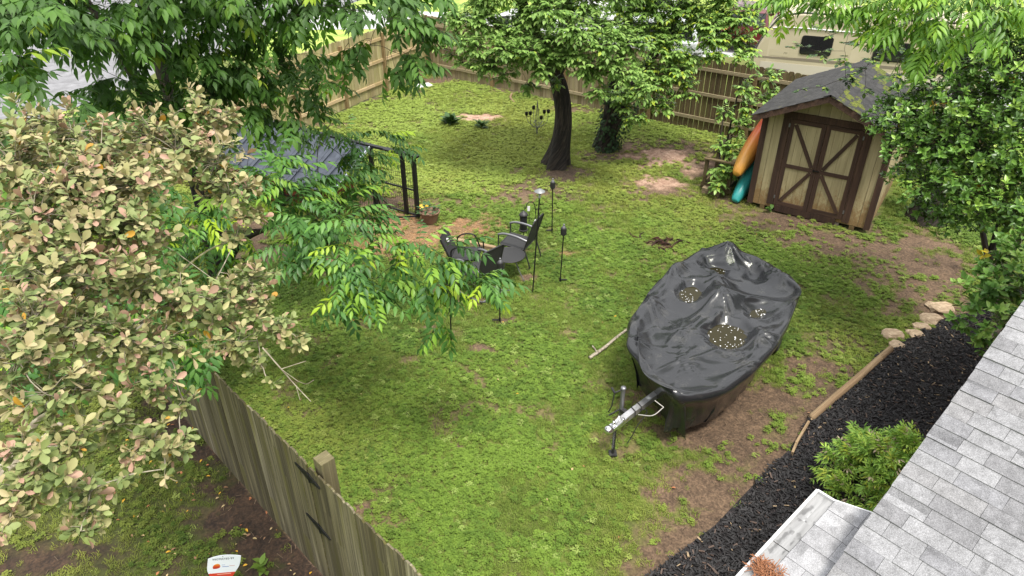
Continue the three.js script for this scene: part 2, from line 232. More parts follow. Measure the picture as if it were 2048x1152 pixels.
// ---------------------------------------------------------------- grass and clover (stuff)
const hidden = (x, z) => { // under the shed, house or coop: nothing grows there
  const sx = x - 5.16, sz = z + 13.91, s = sx * 0.827 + sz * 0.562, d = sx * 0.562 - sz * 0.827; if (s > -0.1 && s < 2.5 && d > -0.05 && d < 2.9) return true;
  return bedSide(x, z) > 0.02;
};
{
  const blade = []; // clover clump: many small trefoils; grass clump: blades
  const tri = (P, ...pts) => pts.forEach((q) => P.push(...q));
  function clover(n, R) { const P = [], N = [];
    for (let i = 0; i < n; i++) { const a = rr(0, 6.28), r = R * Math.sqrt(rnd()), x = r * Math.cos(a), z = r * Math.sin(a), y = rr(0.02, 0.06), L = rr(0.011, 0.02), tx = rr(-0.45, 0.45), tz = rr(-0.45, 0.45), a0 = rr(0, 6.28);
      for (let k = 0; k < 3; k++) { const b = a0 + k * 2.09, c = Math.cos(b), s = Math.sin(b), p = (f, w) => { const lx = (c * f - s * w) * L * 1.6, lz = (s * f + c * w) * L * 1.6; return [x + lx, y + lx * tx + lz * tz + f * 0.004, z + lz]; };
        tri(P, p(0, 0), p(0.75, 0.45), p(1, 0)); tri(P, p(0, 0), p(1, 0), p(0.75, -0.45)); } }
    return mk(P); }
  function grass(n, R, h) { const P = [];
    for (let i = 0; i < n; i++) { const a = rr(0, 6.28), r = R * Math.sqrt(rnd()), x = r * Math.cos(a), z = r * Math.sin(a), b = rr(0, 6.28), L = h * rr(0.6, 1.2), w = 0.0032, lean = rr(0.3, 1.1), c = Math.cos(b), s = Math.sin(b);
      const p0 = [x - s * w, 0, z + c * w], p1 = [x + s * w, 0, z - c * w], m0 = [x + c * lean * L * 0.4 - s * w, L * 0.62, z + s * lean * L * 0.4 + c * w], m1 = [x + c * lean * L * 0.4 + s * w, L * 0.62, z + s * lean * L * 0.4 - c * w], t = [x + c * lean * L, L * 0.8, z + s * lean * L];
      tri(P, p0, p1, m1); tri(P, p0, m1, m0); tri(P, m0, m1, t); }
    return mk(P); }
  function mk(P) { const g = new THREE.BufferGeometry(); g.setAttribute('position', new THREE.Float32BufferAttribute(P, 3)); g.setAttribute('uv', new THREE.Float32BufferAttribute(new Float32Array(P.length / 3 * 2), 2)); g.computeVertexNormals(); return g; }
  const leafM = () => phys({ roughness: 0.85, specularIntensity: 0.3, transmission: 0.25, thickness: 0, side: THREE.DoubleSide });
  const sets = [['clover', [clover(11, 0.055), clover(8, 0.06)], 'low clover and weeds covering the yard', 'clover'], ['grass', [grass(22, 0.06, 0.07), grass(18, 0.06, 0.05)], 'short green grass mixed through the yard', 'grass']];
  const spots = [[[], []], [[], []]];
  const step = 0.045;
  for (let z = -27.4; z < -3.4; z += step) for (let x = -12.8; x < 11; x += step) {
    const px = x + rr(-0.04, 0.04), pz = z + rr(-0.04, 0.04);
    if (Math.abs(px) > 1.5 + 0.82 * -pz + 0.5) continue;                       // never seen from the yard side
    const left = (px + 2.99) * 0.901 + (pz + 25.09) * 0.433, back = (px + 2.99) * -0.606 + (pz + 25.09) * 0.796;
    if (left < 0.1 || back < 0.05 || hidden(px, pz)) continue;
    const s = soil(px, pz); const bareN = Math.max(s[0], s[1], s[2]);
    const o = outFront(px, pz); let keep = 0.95 * Math.pow(1 - bareN, 1.6); if (o > 0) keep *= 0.6;
    const thin = pz < -17 ? 0.62 : pz < -12 ? 0.85 : 1; if (rnd() > keep * thin) continue;
    const cl = fbm(px * 0.6 + 9, pz * 0.6, 3, 191) + (noise(px * 3, pz * 3, 193) - 0.5) * 0.5; const k = rnd() < sstep(0.3, 0.62, cl) * 0.8 + 0.08 ? 0 : 1;
    spots[k][rnd() < 0.5 ? 0 : 1].push([px, pz, thin < 1 ? 1.15 : 1, bareN]);
  }
  const m = new THREE.Matrix4(), q = new THREE.Quaternion(), e = new THREE.Euler(), c = new THREE.Color();
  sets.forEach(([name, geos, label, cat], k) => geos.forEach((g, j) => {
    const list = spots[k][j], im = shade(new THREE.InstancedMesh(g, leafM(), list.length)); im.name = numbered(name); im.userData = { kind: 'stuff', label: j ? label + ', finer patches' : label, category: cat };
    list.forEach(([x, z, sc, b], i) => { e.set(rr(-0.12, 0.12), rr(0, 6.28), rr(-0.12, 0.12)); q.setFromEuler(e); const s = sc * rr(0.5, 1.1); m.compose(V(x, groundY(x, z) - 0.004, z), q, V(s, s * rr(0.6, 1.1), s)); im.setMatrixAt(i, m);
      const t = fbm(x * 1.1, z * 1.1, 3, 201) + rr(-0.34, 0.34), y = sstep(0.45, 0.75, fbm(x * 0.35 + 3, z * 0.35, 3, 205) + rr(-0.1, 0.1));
      const g0 = [0.066, 0.125, 0.02], g1 = [0.16, 0.25, 0.036], g2 = [0.27, 0.29, 0.06]; const palePatch = sstep(0.35, 0.6, fbm(x * 0.45 + 20, z * 0.45, 3, 209) + (z < -15.5 ? 0.22 : z < -14 ? 0.1 : 0)); let col = mix3(g0, g1, clamp(t + 0.3 * palePatch)); if (z < -14.5) col = mix3(col, [0.34, 0.42, 0.085], 0.6 * palePatch); if (x < 1.2 && outFront(x, z) > 0.03) col = col.map((q) => q * 0.6); col = mix3(col, [0.36, 0.44, 0.13], rnd() < 0.05 ? 0.5 : 0); col = mix3(col, g2, y * 0.5 + b * 0.35 + (k ? 0.2 : 0)); c.setRGB(...col); im.setColorAt(i, c); });  // plum crown shade painted into clump colour outside fence; paler patches toward the back
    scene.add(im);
  }));
  // straw, twigs and leaf litter
  const sg = new THREE.BoxGeometry(1, 0.05, 0.06), list = [];
  for (const [bx_, bz, rx, rz, s, k] of bare) { const n = Math.floor(rx * rz * (k === 1 ? 1500 : 40) * s); for (let i = 0; i < n; i++) { const a = rr(0, 6.28), r = Math.sqrt(rnd()); list.push([bx_ + rx * r * Math.cos(a), bz + rz * r * Math.sin(a), k]); } }
  const good = list.filter(([x, z, k]) => !hidden(x, z) && (k !== 1 || soil(x, z)[1] > 0.25));
  const im = shade(new THREE.InstancedMesh(sg, std({ roughness: 0.9 }), good.length)); im.name = 'straw_litter'; im.userData = { kind: 'stuff', label: 'loose straw and twig litter scattered on the bare soil', category: 'straw' };
  good.forEach(([x, z, k], i) => { e.set(rr(-0.2, 0.2), rr(0, 6.28), rr(-0.2, 0.2)); q.setFromEuler(e); const L = rr(0.04, 0.13) * (k === 1 ? 1 : 0.7); m.compose(V(x, groundY(x, z) + 0.012, z), q, V(L, 0.08, 0.08)); im.setMatrixAt(i, m); const t = rr(0.5, 1.1); k === 1 ? c.setRGB(0.36 * t, 0.24 * t, 0.13 * t) : c.setRGB(0.2 * t, 0.14 * t, 0.09 * t); im.setColorAt(i, c); });
  scene.add(im);
}
// ---------------------------------------------------------------- fences
const picketVar = (w, h, t, seed) => { // dog-eared board, origin at the bottom centre of its inner face
  const c = 0.028, s = [[-w / 2, 0], [w / 2, 0], [w / 2, h - c], [w / 2 - c, h], [-w / 2 + c, h], [-w / 2, h - c]];
  const g = extrude(s, t), uv = g.attributes.uv; for (let i = 0; i < uv.count; i++) uv.setXY(i, uv.getX(i) + seed * 0.173, uv.getY(i) + seed * 0.31); return g;
};
function fenceRun(name, label, cat, x0, z0, dx, dz, len, o) {
  const t = thing(name, label, cat, [x0, 0, z0], Math.atan2(-dz, dx)); // local +x runs along the fence
  const inS = o.inside, vars = []; for (let i = 0; i < 5; i++) vars.push(picketVar(0.139, o.h, 0.018, i + o.seed));
  let s = 0.07, i = 0;
  while (s < len) {
    const gap = o.gap ? o.gap(s) : rr(0.001, 0.007);
    if (!(o.skip && o.skip(s))) { const mats = o.mats(s), m = part('picket', vars[i % 5], mats[Math.floor(rnd() * mats.length)], t, [s, 0.015 + rr(-0.014, 0.02), (inS > 0 ? -0.018 : 0) + rr(-0.003, 0.003)]); m.rotation.z = rr(-0.004, 0.004); m.rotation.y = rr(-0.012, 0.012); }
    s += 0.14 + gap; i++;
  }
  const ps = []; for (let p = o.p0 ?? 0.05; p < len + 0.1; p += o.sp ?? 2.44) ps.push(p);
  for (const p of ps) if (!(o.skip && o.skip(p - 0.1) && o.skip(p + 0.1))) part('post', new RoundedBoxGeometry(0.09, o.ph ?? o.h - 0.06, 0.09, 1, 0.006), M.post[p % 2 > 1 ? 1 : 0], t, [p, (o.ph ?? o.h - 0.06) / 2, inS * 0.048]);
  for (let k = -1; k < ps.length; k++) { const a = k < 0 ? 0 : ps[k] + 0.046, b = Math.min(len, (k + 1 < ps.length ? ps[k + 1] : len + 1) - 0.046); if (b - a < 0.1 || (o.skip && o.skip((a + b) / 2))) continue;
    for (const y of o.rails) part('rail', bar(V(a, y + rr(-0.01, 0.01), inS * 0.022), V(b, y + rr(-0.01, 0.01), inS * 0.022), 0.038, 0.089, V(0, 1, 0), rr(0, 3)), (o.railM ?? M.rail)[0], t); }
  return t;
}
// local z of the yard side: +1 or -1
fenceRun('left_fence', 'tan wooden privacy fence running from far corner to left past the coop', 'fence', -2.99, -25.09, -0.433, 0.901, 14.5, { inside: -1, h: 1.97, seed: 1, mats: () => M.fence, rails: [0.36, 1.03, 1.68], p0: 2.6, sp: 1.99 * 1.06, ph: 1.85 });
fenceRun('back_fence', 'brown picket fence along the back behind trees and shed', 'fence', -2.99, -25.09, 0.796, 0.606, 17, { inside: 1, h: 1.93, seed: 3, mats: (s) => s < 8.2 ? M.fenceBack : M.fenceShaded, gap: (s) => s < 6.6 ? 0.003 : 0.014, rails: [0.36, 1.03, 1.68], p0: 0.05, sp: 2.9, ph: 1.8, railM: M.fenceBack });
// ---------------------------------------------------------------- gate and front fence (boards face the house side)
{
  const d = Math.SQRT1_2, x0 = -9.29, z0 = -11.97, s0 = (-2.4 - x0) / d;       // s0: distance along the fence of the measured origin
  const g0 = s0 + 0.79, g1 = s0 + 2.13;
  fenceRun('front_fence', 'weathered grey green board fence across the lower left, beside the gate', 'fence', x0, z0, d, d, 13.2, { inside: -1, h: 1.76, seed: 5, mats: () => M.fenceFront, rails: [0.36, 0.95, 1.5], p0: s0 + 1.06 - 2.44 * 4, sp: 2.44, ph: 1.7, skip: (s) => s > g0 && s < g1, railM: M.post });
  const t = thing('wooden_gate', 'weathered board gate hung on two black strap hinges', 'gate', [x0 + g0 * d, 0, z0 + g0 * d], -Math.PI / 4);
  for (let i = 0; i < 9; i++) { const m = part('picket', picketVar(0.142, 1.75, 0.018, i + 40), M.fenceFront[(i * 3 + 1) % 5], t, [0.08 + i * 0.147, 0.02 + rr(-0.01, 0.01), 0.0]); m.rotation.y = rr(-0.01, 0.01); }
  for (const y of [0.4, 1.5]) part('rail', bar(V(0.02, y, -0.024), V(1.3, y, -0.024), 0.038, 0.089), M.post[1], t);
  part('brace', bar(V(0.05, 0.46, -0.024), V(1.26, 1.44, -0.024), 0.036, 0.089), M.post[1], t);
  for (const y of [1.62, 0.93]) { // both leaves of a tapering strap hinge
    const s = [[-0.24, 0.006], [-0.225, -0.012], [-0.04, -0.045], [0.0, -0.05], [0.0, -0.06], [0.03, -0.06], [0.03, -0.045], [0.19, -0.012], [0.2, 0.004], [0.19, 0.016], [0.04, 0.04], [0.03, 0.052], [-0.005, 0.052], [-0.03, 0.04], [-0.22, 0.018]];
    const h = part('hinge', [extrude(s, 0.006, 0.001)], M.blackMetal, t, [0.0, y, 0.021]); part('hinge_pin', [rod([0.012, -0.06, 0.008], [0.012, 0.055, 0.008], 0.009, 8), ...[-0.17, -0.1, 0.09, 0.15].map((x) => lathe([[0, 0.012], [0.008, 0.01], [0.01, 0.005]], 8).rotateX(Math.PI / 2).translate(x, 0.0, 0))], M.blackMetal, h); h.rotation.z = -0.03;
  }
  const gp = single('gate_post', [new RoundedBoxGeometry(0.14, 1.86, 0.14, 2, 0.008)], M.mossPost[0], 'thick square gate post with mossy flat top behind the hinges', 'post', null, [x0 + (g0 + 0.12) * d + 0.1 * d, 0.93, z0 + (g0 + 0.12) * d - 0.1 * d]); gp.rotation.y = -Math.PI / 4;
  for (let i = 0; i < 1; i++) { }
}
// ---------------------------------------------------------------- shed
{
  const ang = Math.atan2(0.562, -0.827); // not used for building: local x = along the front, z = out of the front
  const S = thing('garden_shed', 'tan garden shed with brown trim and crossed double doors', 'shed', [5.16, 0, -13.91], Math.atan2(-0.562, 0.827));
  const W = 2.42, D = 2.75, EH = 2.08, RH = 2.62, b0 = 0.1;
  const splash = (s) => tex(256, 512, (u, v) => { // tan paint; clay splashed up from the ground in speckles near the bottom (texture height 2.6 m)
    const y = v * 2.6, g = grainF(u, v * 1.3, s, 60); let c = mix3([138, 126, 92], [186, 173, 134], g * 0.6 + noise(u * 6, v * 10, s + 4) * 0.5);
    const n = fbm(u * 30, v * 40, 4, s + 7), k = noise(u * 90, v * 170, s + 8); const line = 0.42 + 0.5 * fbm(u * 7, v * 2, 3, s + 12) ;
    const a = clamp((line - y) * 2.6 + (n - 0.5) * 1.8 + (k - 0.5) * 0.9); if (y < 1.2) c = mix3(c, mix3([112, 84, 50], [146, 116, 76], k), a * 0.8); return c; }, true, 1 / 1.2, 1 / 2.6);
  const tan = [0, 1].map((k) => std({ map: splash(301 + k * 17), bumpMap: woodBump, bumpScale: 0.002, roughness: 0.85 }));
  const brown = woodSet([88, 66, 52], [48, 35, 28], [104, 82, 64], 0.45, 331, [[0.9, 0.86, 0.85], [0.72, 0.68, 0.68]]);
  // core so that no gaps show light
  part('wall', [bx(W - 0.04, EH - 0.02, D - 0.04, W / 2, (EH) / 2 + b0 / 2 + 0.02, -D / 2), extrude([[0.03, EH], [W - 0.03, EH], [W / 2, RH - 0.03]], D - 0.06).translate(0, 0, -D + 0.03)], std({ color: lin(0.2, 0.16, 0.1), roughness: 0.9 }), S);
  const roofY = (x) => EH + (RH - EH) * (1 - Math.abs(x - W / 2) / (W / 2));
  const bw = W / 12;
  for (let i = 0; i < 12; i++) for (const f of [0, 1]) { const x0 = i * bw + 0.0035, x1 = (i + 1) * bw - 0.0035; const top = [[x1, roofY(x1)], ...(i === 5 || i === 6 ? [] : []), [x0, roofY(x0)]];
    part('siding_board', extrude([[x0, b0], [x1, b0], ...top], 0.016).translate(0, 0, f ? -D - 0.002 : -0.014), tan[(i + f) % 2], S); }
  for (let i = 0; i < 13; i++) for (const f of [0, 1]) part('siding_board', bx(0.016, EH - b0, D / 13 - 0.007, f ? W - 0.006 : 0.006, (EH + b0) / 2, -(i + 0.5) * D / 13, 0, i * 0.37, (EH + b0) / 2), tan[(i + f) % 2], S);
  const trim = (x0, y0, x1, y1, z = 0.004, d = 0.022, m = 0) => part('trim', bx(x1 - x0, y1 - y0, d, (x0 + x1) / 2, (y0 + y1) / 2, z + d / 2, 0, x0 * 3 + y0), brown[m], S);
  trim(-0.03, b0 - 0.02, 0.085, EH - 0.01); trim(W - 0.085, b0 - 0.02, W + 0.03, EH - 0.01);
  for (const x of [-0.02, W + 0.02]) part('trim', bx(0.02, EH - b0, 0.09, x, (EH + b0) / 2, -0.046), brown[1], S);
  trim(0.375, 0.16, 0.515, 2.04, 0.004, 0.024); trim(1.905, 0.13, 2.045, 2.04, 0.004, 0.024); trim(0.37, 2.043, 2.05, 2.17, 0.004, 0.026);
  trim(0.56, 0.035, 1.79, 0.17, 0.004, 0.035, 1);
  for (const side of [0, 1]) {
    const x0 = side ? 1.215 : 0.522, x1 = side ? 1.9 : 1.208, y0 = 0.178, y1 = 2.035, z = 0.006, t = 0.02;
    const d = new THREE.Group(); d.name = 'door'; S.add(d); d.position.z = 0;
    for (let k = 0; k < 4; k++) { const w = (x1 - x0) / 4; part('door_board', bx(w - 0.006, y1 - y0, 0.012, x0 + (k + 0.5) * w, (y0 + y1) / 2, z, 0, x0 + k * w, (y0 + y1) / 2), tan[k % 2], d); }
    const b = (xa, ya, xb, yb, wd = 0.085, zz = 0) => part('batten', bar(V(xa, ya, z + 0.016 + zz), V(xb, yb, z + 0.016 + zz), wd, t, V(0, 0, 1), xa * 5 + ya), brown[0], d);
    const sw = 0.085, ym = 1.06;
    b(x0 + sw / 2, y0, x0 + sw / 2, y1); b(x1 - sw / 2, y0, x1 - sw / 2, y1); b(x0 + sw, y1 - sw / 2, x1 - sw, y1 - sw / 2, 0.085); b(x0 + sw, y0 + sw / 2, x1 - sw, y0 + sw / 2, 0.09); b(x0 + sw, ym, x1 - sw, ym, 0.075);
    const inner = side ? x0 + sw : x1 - sw, outer = side ? x1 - sw : x0 + sw;
    b(outer + (side ? -0.03 : 0.03), y1 - sw - 0.02, inner + (side ? 0.02 : -0.02), ym + 0.06, 0.07, 0.003); b(inner + (side ? 0.02 : -0.02), ym - 0.06, outer + (side ? -0.03 : 0.03), y0 + sw + 0.02, 0.07, 0.003);
    if (!side) part('latch', [bx(0.13, 0.02, 0.012, 1.21, 1.075, 0.046), bx(0.03, 0.045, 0.014, 1.16, 1.075, 0.045)], M.blackMetal, d);
    for (const y of [0.35, 1.9]) part('hinge', bx(0.03, 0.075, 0.006, side ? x1 + 0.005 : x0 - 0.005, y, 0.034), M.greyMetal, d);
  }
  // roof: deck, fascia, shingles each a piece
  const ov = 0.13, of = 0.42, ob = 0.12, sl = Math.hypot(W / 2, RH - EH), rise = (RH - EH) / (W / 2), sh = tex(256, 256, (u, v) => { const q = 28 + 44 * fbm(u * 14, v * 14, 4, 341) + 26 * (hash2(u * 256 | 0, v * 256 | 0, 7) - 0.5); const mo = sstep(0.66, 0.8, fbm(u * 5, v * 5, 4, 347)); return mix3([q, q * 0.98, q * 0.97], [104, 104, 34], mo * 0.7); }, true, 1 / 1.5, 1 / 1.5);
  const rm = [[0.95, 0.95, 0.95], [0.75, 0.75, 0.76], [0.85, 0.85, 0.83]].map((c) => std({ map: sh, roughness: 0.95, color: lin(...c) }));
  const mossM = std({ map: tex(128, 128, (u, v) => { const q = 30 + 40 * fbm(u * 14, v * 14, 4, 341); return mix3([q, q, q * 0.96], mix3([58, 66, 18], [104, 110, 32], noise(u * 60, v * 60, 5)), sstep(0.4, 0.62, fbm(u * 9, v * 9, 4, 351))); }, true, 1 / 1.1, 1 / 1.1), roughness: 1, bumpMap: woodBump, bumpScale: 0.01 });
  const roof = new THREE.Group(); roof.name = 'roof'; S.add(roof);
  for (const s of [-1, 1]) {
    const up = V(-s, rise, 0).normalize(), eave = V(W / 2 + s * (W / 2 + ov), EH + 0.02 - ov * rise, 0), nrm = V(s * rise, 1, 0).normalize(), L = sl + ov * Math.hypot(1, rise), Dt = D + of + ob;
    const mid = eave.clone().addScaledVector(up, L / 2).addScaledVector(nrm, 0.03); mid.z = of - Dt / 2;
    const place = (g, a, zc, lift) => { const m4 = new THREE.Matrix4().makeBasis(up, nrm, V(0, 0, 1).multiplyScalar(1)).setPosition(eave.clone().addScaledVector(up, a).addScaledVector(nrm, lift).setZ(zc)); if (m4.determinant() < 0) m4.makeBasis(up, nrm, V(0, 0, -1)).setPosition(eave.clone().addScaledVector(up, a).addScaledVector(nrm, lift).setZ(zc)); g.applyMatrix4(m4); return g; };
    part('deck', place(bx(L - 0.01, 0.03, Dt - 0.02), L / 2, of - Dt / 2, 0.03), brown[1], roof);
    part('fascia', place(bx(L, 0.11, 0.024), L / 2, of - 0.01, -0.012), brown[0], roof); part('fascia', place(bx(L, 0.11, 0.024), L / 2, of - Dt + 0.01, -0.012), brown[0], roof);
    part('fascia', bx(0.02, 0.1, Dt, eave.x, eave.y - 0.01, of - Dt / 2), brown[0], roof);
    const ex = 0.145, nc = Math.ceil(L / ex), nt = 10, tw = Dt / nt, base = [bx(0.3, 0.006, tw - 0.006, 0, 0, 0, 0, 0.1), bx(0.3, 0.006, tw - 0.006, 0, 0, 0, 0, 0.9)];
    for (let r = 0; r < nc; r++) { const off = (r % 2) * tw * 0.5;
      for (let k = -1; k <= nt; k++) { let a0 = of - k * tw - off, a1 = a0 - tw + 0.006; a0 = Math.min(a0, of + 0.02); a1 = Math.max(a1, of - Dt - 0.02); if (a0 - a1 < 0.03) continue;
        const lead = r * ex - 0.02, len = Math.min(0.22, L - lead); const g = bx(len, 0.006, a0 - a1, len / 2, 0, 0, 0, rr(0, 3)); g.rotateZ(-0.022); place(g, lead, (a0 + a1) / 2, 0.056 + rr(0, 0.001)); const mossy = s > 0 ? noise(r * 0.45, k * 0.5, 77) + 0.16 : noise(r * 0.6, k * 0.7, 79) * 0.5; part('shingle', g, mossy > 0.6 ? mossM : rm[Math.floor(rnd() * 3)], roof); } }
  }
  for (let k = 0; k < 11; k++) { const Dt = D + of + ob, w = Dt / 11; for (const s of [-1, 1]) { const up = V(s, -rise, 0).normalize(), n = V(s * rise, 1, 0).normalize(); const g = bx(0.13, 0.006, w + 0.02); g.rotateY(0.0); const m4 = new THREE.Matrix4().makeBasis(up, n, V(0, 0, s)); g.translate(0.065, 0, 0); g.applyMatrix4(m4); g.translate(W / 2, RH + 0.097, of - (k + 0.5) * w); part('ridge_cap', g, rm[k % 3], roof); } }
  // skids under the floor
  part('skid', [bx(0.1, 0.09, D, 0.3, 0.05, -D / 2), bx(0.1, 0.09, D, W - 0.3, 0.05, -D / 2)], M.post[1], S);
  part('block', [bx(0.1, 0.08, 0.2, 1.82, 0.04, -0.1)], std({ color: lin(0.2, 0.16, 0.13), roughness: 1 }), S);
}
// ---------------------------------------------------------------- house: main roof, low side roof with gutter
{
  const Hs = thing('brick_house', 'house corner with grey shingled gable roof and low side roof', 'house', [3.0, 0, -3.7], Math.atan2(0.655, 0.755)); // x up the roof slope, z into the house
  const r = 0.42, X0 = -1.5, XR = 4.2, ZE = 8, hy = (x) => x <= XR ? 2.74 + r * x : 2.74 + r * (2 * XR - x);
  const shT = (k, s) => tex(512, 512, (u, v) => { const q = k + 34 * (fbm(u * 18, v * 18, 4, s) - 0.5) + 62 * (hash2(u * 512 | 0, v * 512 | 0, s) - 0.5) + 30 * (noise(u * 200, v * 200, s + 3) - 0.5) - 26 * sstep(0.55, 0.75, fbm(u * 3, v * 3, 4, s + 9)); return [q, q, q * 1.015]; }, true, 1 / 0.9, 1 / 0.9);
  const g1 = shT(126, 401), gm = [[0.92, 0.92, 0.92], [0.8, 0.8, 0.815], [0.86, 0.85, 0.84], [1, 1, 1], [0.73, 0.725, 0.73]].map((c) => std({ map: g1, roughness: 0.95, color: lin(...c) }));
  const g2 = shT(146, 411), lm = [[1, 1, 1], [0.9, 0.9, 0.9], [0.8, 0.8, 0.8]].map((c) => std({ map: g2, roughness: 0.95, color: lin(...c) }));
  const ang = Math.atan(r), roof = new THREE.Group(); roof.name = 'roof'; Hs.add(roof);
  const quad = (xa, xb, z0, z1, dy, t) => { const L = (xb - xa) / Math.cos(ang) * 1; const g = bx(Math.abs(L), t, z1 - z0, 0, 0, 0); g.rotateZ(xa < XR ? ang : -ang); g.translate((xa + xb) / 2, (hy(xa) + hy(xb)) / 2 + dy, (z0 + z1) / 2); return g; };
  const deckM = std({ color: lin(0.05, 0.048, 0.045), roughness: 0.95 });
  part('deck', [quad(X0, XR - 0.001, 0.012, ZE, -0.02, 0.03), quad(XR + 0.001, 2 * XR - X0, 0.012, ZE, -0.02, 0.03)], deckM, roof);
  part('fascia', [quad(X0, XR - 0.01, -0.012, 0.01, -0.07, 0.14)], M.white, roof); part('drip_edge', [quad(X0, XR - 0.01, -0.022, 0.05, 0.001, 0.008)], std({ color: lin(0.42, 0.4, 0.38), roughness: 0.6 }), roof);
  const ex = 0.123 * Math.cos(ang), big = [];
  for (let k = 0; X0 + k * ex < XR - 0.02; k++) { let z = -0.035 + rr(-0.004, 0.004), first = true; const x = X0 + k * ex;
    while (z < ZE) { const w = first ? rr(0.1, 0.34) : pick([0.17, 0.24, 0.3, 0.33, 0.14]) * rr(0.9, 1.1); first = false; const z1 = z + w - 0.002; const near = z < 2.2 && x < 3.4; const thick = rnd() < 0.42 ? 0.017 : 0.012;
      const g = bx(near ? 0.17 : 0.15, thick, w - 0.0025, 0.09, 0, 0, 0, rr(0, 5)); g.rotateZ(ang - 0.055); g.translate(x, hy(x) + 0.014 + thick / 2, (z + z1) / 2);
      if (near) part('shingle', g, pick(gm), roof); else if (z < 4) big.push(g); z += w; } }
  const st = part('shingle_field', big, gm[1], roof); st.userData.kind = 'stuff';
  // walls under the roof
  const siding = std({ map: tex(256, 256, (u, v) => { const row = Math.floor(v * 12), q = (u * 4 + (row % 2) * 0.5) % 1; const mortar = (v * 12) % 1 < 0.12 || q < 0.03; const b = hash2(row, Math.floor(u * 4 + (row % 2) * 0.5), 9); return mortar ? [170, 160, 150] : mix3([120, 62, 46], [160, 92, 68], b); }, true, 1 / 0.9, 1 / 0.9), roughness: 0.95 });
  part('wall', [extrude([[-1.1, 0], [9.5, 0], [9.5, hy(9.5) - 0.12], [XR, hy(XR) - 0.12], [-1.1, hy(-1.1) - 0.12]], 0.2).translate(0, 0, 0.4), bx(0.2, 2.1, ZE - 0.8, -1.0, 1.05, ZE / 2 + 0.2), bx(0.2, 2.1, ZE - 0.8, 9.4, 1.05, ZE / 2 + 0.2)], siding, Hs);
  // low roof
  const low = new THREE.Group(); low.name = 'low_roof'; Hs.add(low); const ly = (x) => 2.2 + 0.1 * (x + 0.5), la = Math.atan(0.1);
  const lq = (xa, xb, z0, z1, dy, t) => { const g = bx((xb - xa) / Math.cos(la), t, z1 - z0); g.rotateZ(la); g.translate((xa + xb) / 2, ly((xa + xb) / 2) + dy, (z0 + z1) / 2); return g; };
  part('deck', [lq(-2.6, -0.4, -0.34, 0.3, -0.03, 0.05), extrude([[-0.41, 0.34], [-0.405, 0.34], [-0.17, -0.3], [-0.41, -0.3]], 0.03).rotateX(-Math.PI / 2).translate(0, 2.16, 0)], deckM, low);
  const le = 0.19; for (let k = 0; k < 12; k++) { const x = -2.6 + k * le; let z = -0.335; while (z < 0.3) { const w = pick([0.16, 0.22, 0.3]) * rr(0.9, 1.1); const z1 = Math.min(0.32, z + w); const en = (q) => -0.4 + (q + 0.34) * 0.37; let g; if (x + 0.24 < en(z)) g = bx(0.24, 0.008, z1 - z - 0.0025, 0.12, 0, 0, 0, rr(0, 5)); else g = extrude([[0, (z1 - z) / 2 - 0.001], [Math.max(0.02, en(z) - x), (z1 - z) / 2 - 0.001], [Math.max(0.03, en(z1) - x), -(z1 - z) / 2 + 0.001], [0, -(z1 - z) / 2 + 0.001]], 0.008).rotateX(-Math.PI / 2).translate(0, -0.004, 0); g.rotateZ(la - (x + 0.24 < en(z) ? 0.03 : 0.012)); g.translate(x, ly(x) + 0.014, (z + z1) / 2); const ee = en(z1); if (x < ee - 0.03) part('shingle', g, pick(lm), low); z += w; } }
  part('end_edge', [bar(V(-0.395, ly(-0.4) - 0.01, -0.34), V(-0.15, ly(-0.2) - 0.01, 0.32), 0.012, 0.05)], M.white, low);
  const gut = new THREE.Group(); gut.name = 'gutter'; low.add(gut);
  part('channel', [lq(-2.6, -1.02, -0.47, -0.335, -0.012, 0.006), lq(-1.014, -0.41, -0.47, -0.335, -0.01, 0.006)], std({ map: tex(256, 256, (u, v) => 132 + 56 * (fbm(u * 5, v * 16, 4, 421) - 0.5) - 34 * sstep(0.6, 0.8, fbm(u * 14, v * 14, 3, 425)), true, 1, 2), roughness: 0.55 }), gut);
  part('lip', [lq(-2.6, -1.02, -0.49, -0.468, 0.0, 0.035), lq(-1.016, -0.4, -0.49, -0.468, 0.002, 0.035), lq(-2.6, -0.4, -0.486, -0.474, -0.06, 0.1), bx(0.02, 0.09, 0.14, -0.398, ly(-0.4) - 0.03, -0.41)], std({ color: lin(0.5, 0.5, 0.5), roughness: 0.5 }), gut);
  part('wall', [bx(1.9, 2.0, 0.5, -1.7, 1.0, 0.02)], siding, low);
  // dry needles caught at the roof edge
  const nl = []; for (let i = 0; i < 260; i++) { const a = rr(0, 6.28), b = rr(-0.2, 0.7), L = rr(0.03, 0.08), x = -1.28 + rr(-0.07, 0.05) * 1.2, z = -0.37 + rr(-0.09, 0.1), y = ly(x) + 0.015 + rr(0, 0.03); nl.push(bar(V(x, y, z), V(x + Math.cos(a) * Math.cos(b) * L, y + Math.abs(Math.sin(b)) * L, z + Math.sin(a) * Math.cos(b) * L), 0.0035)); }
  const C = Math.cos(Hs.rotation.y), Sn = Math.sin(Hs.rotation.y); const ng = join(nl); ng.rotateY(Hs.rotation.y); single('dry_needles', ng, std({ color: lin(0.26, 0.11, 0.05), roughness: 0.9 }), 'rusty brown clump of dry needles on the low roof edge', 'needles', null, [3.0, 0, -3.7]);
}
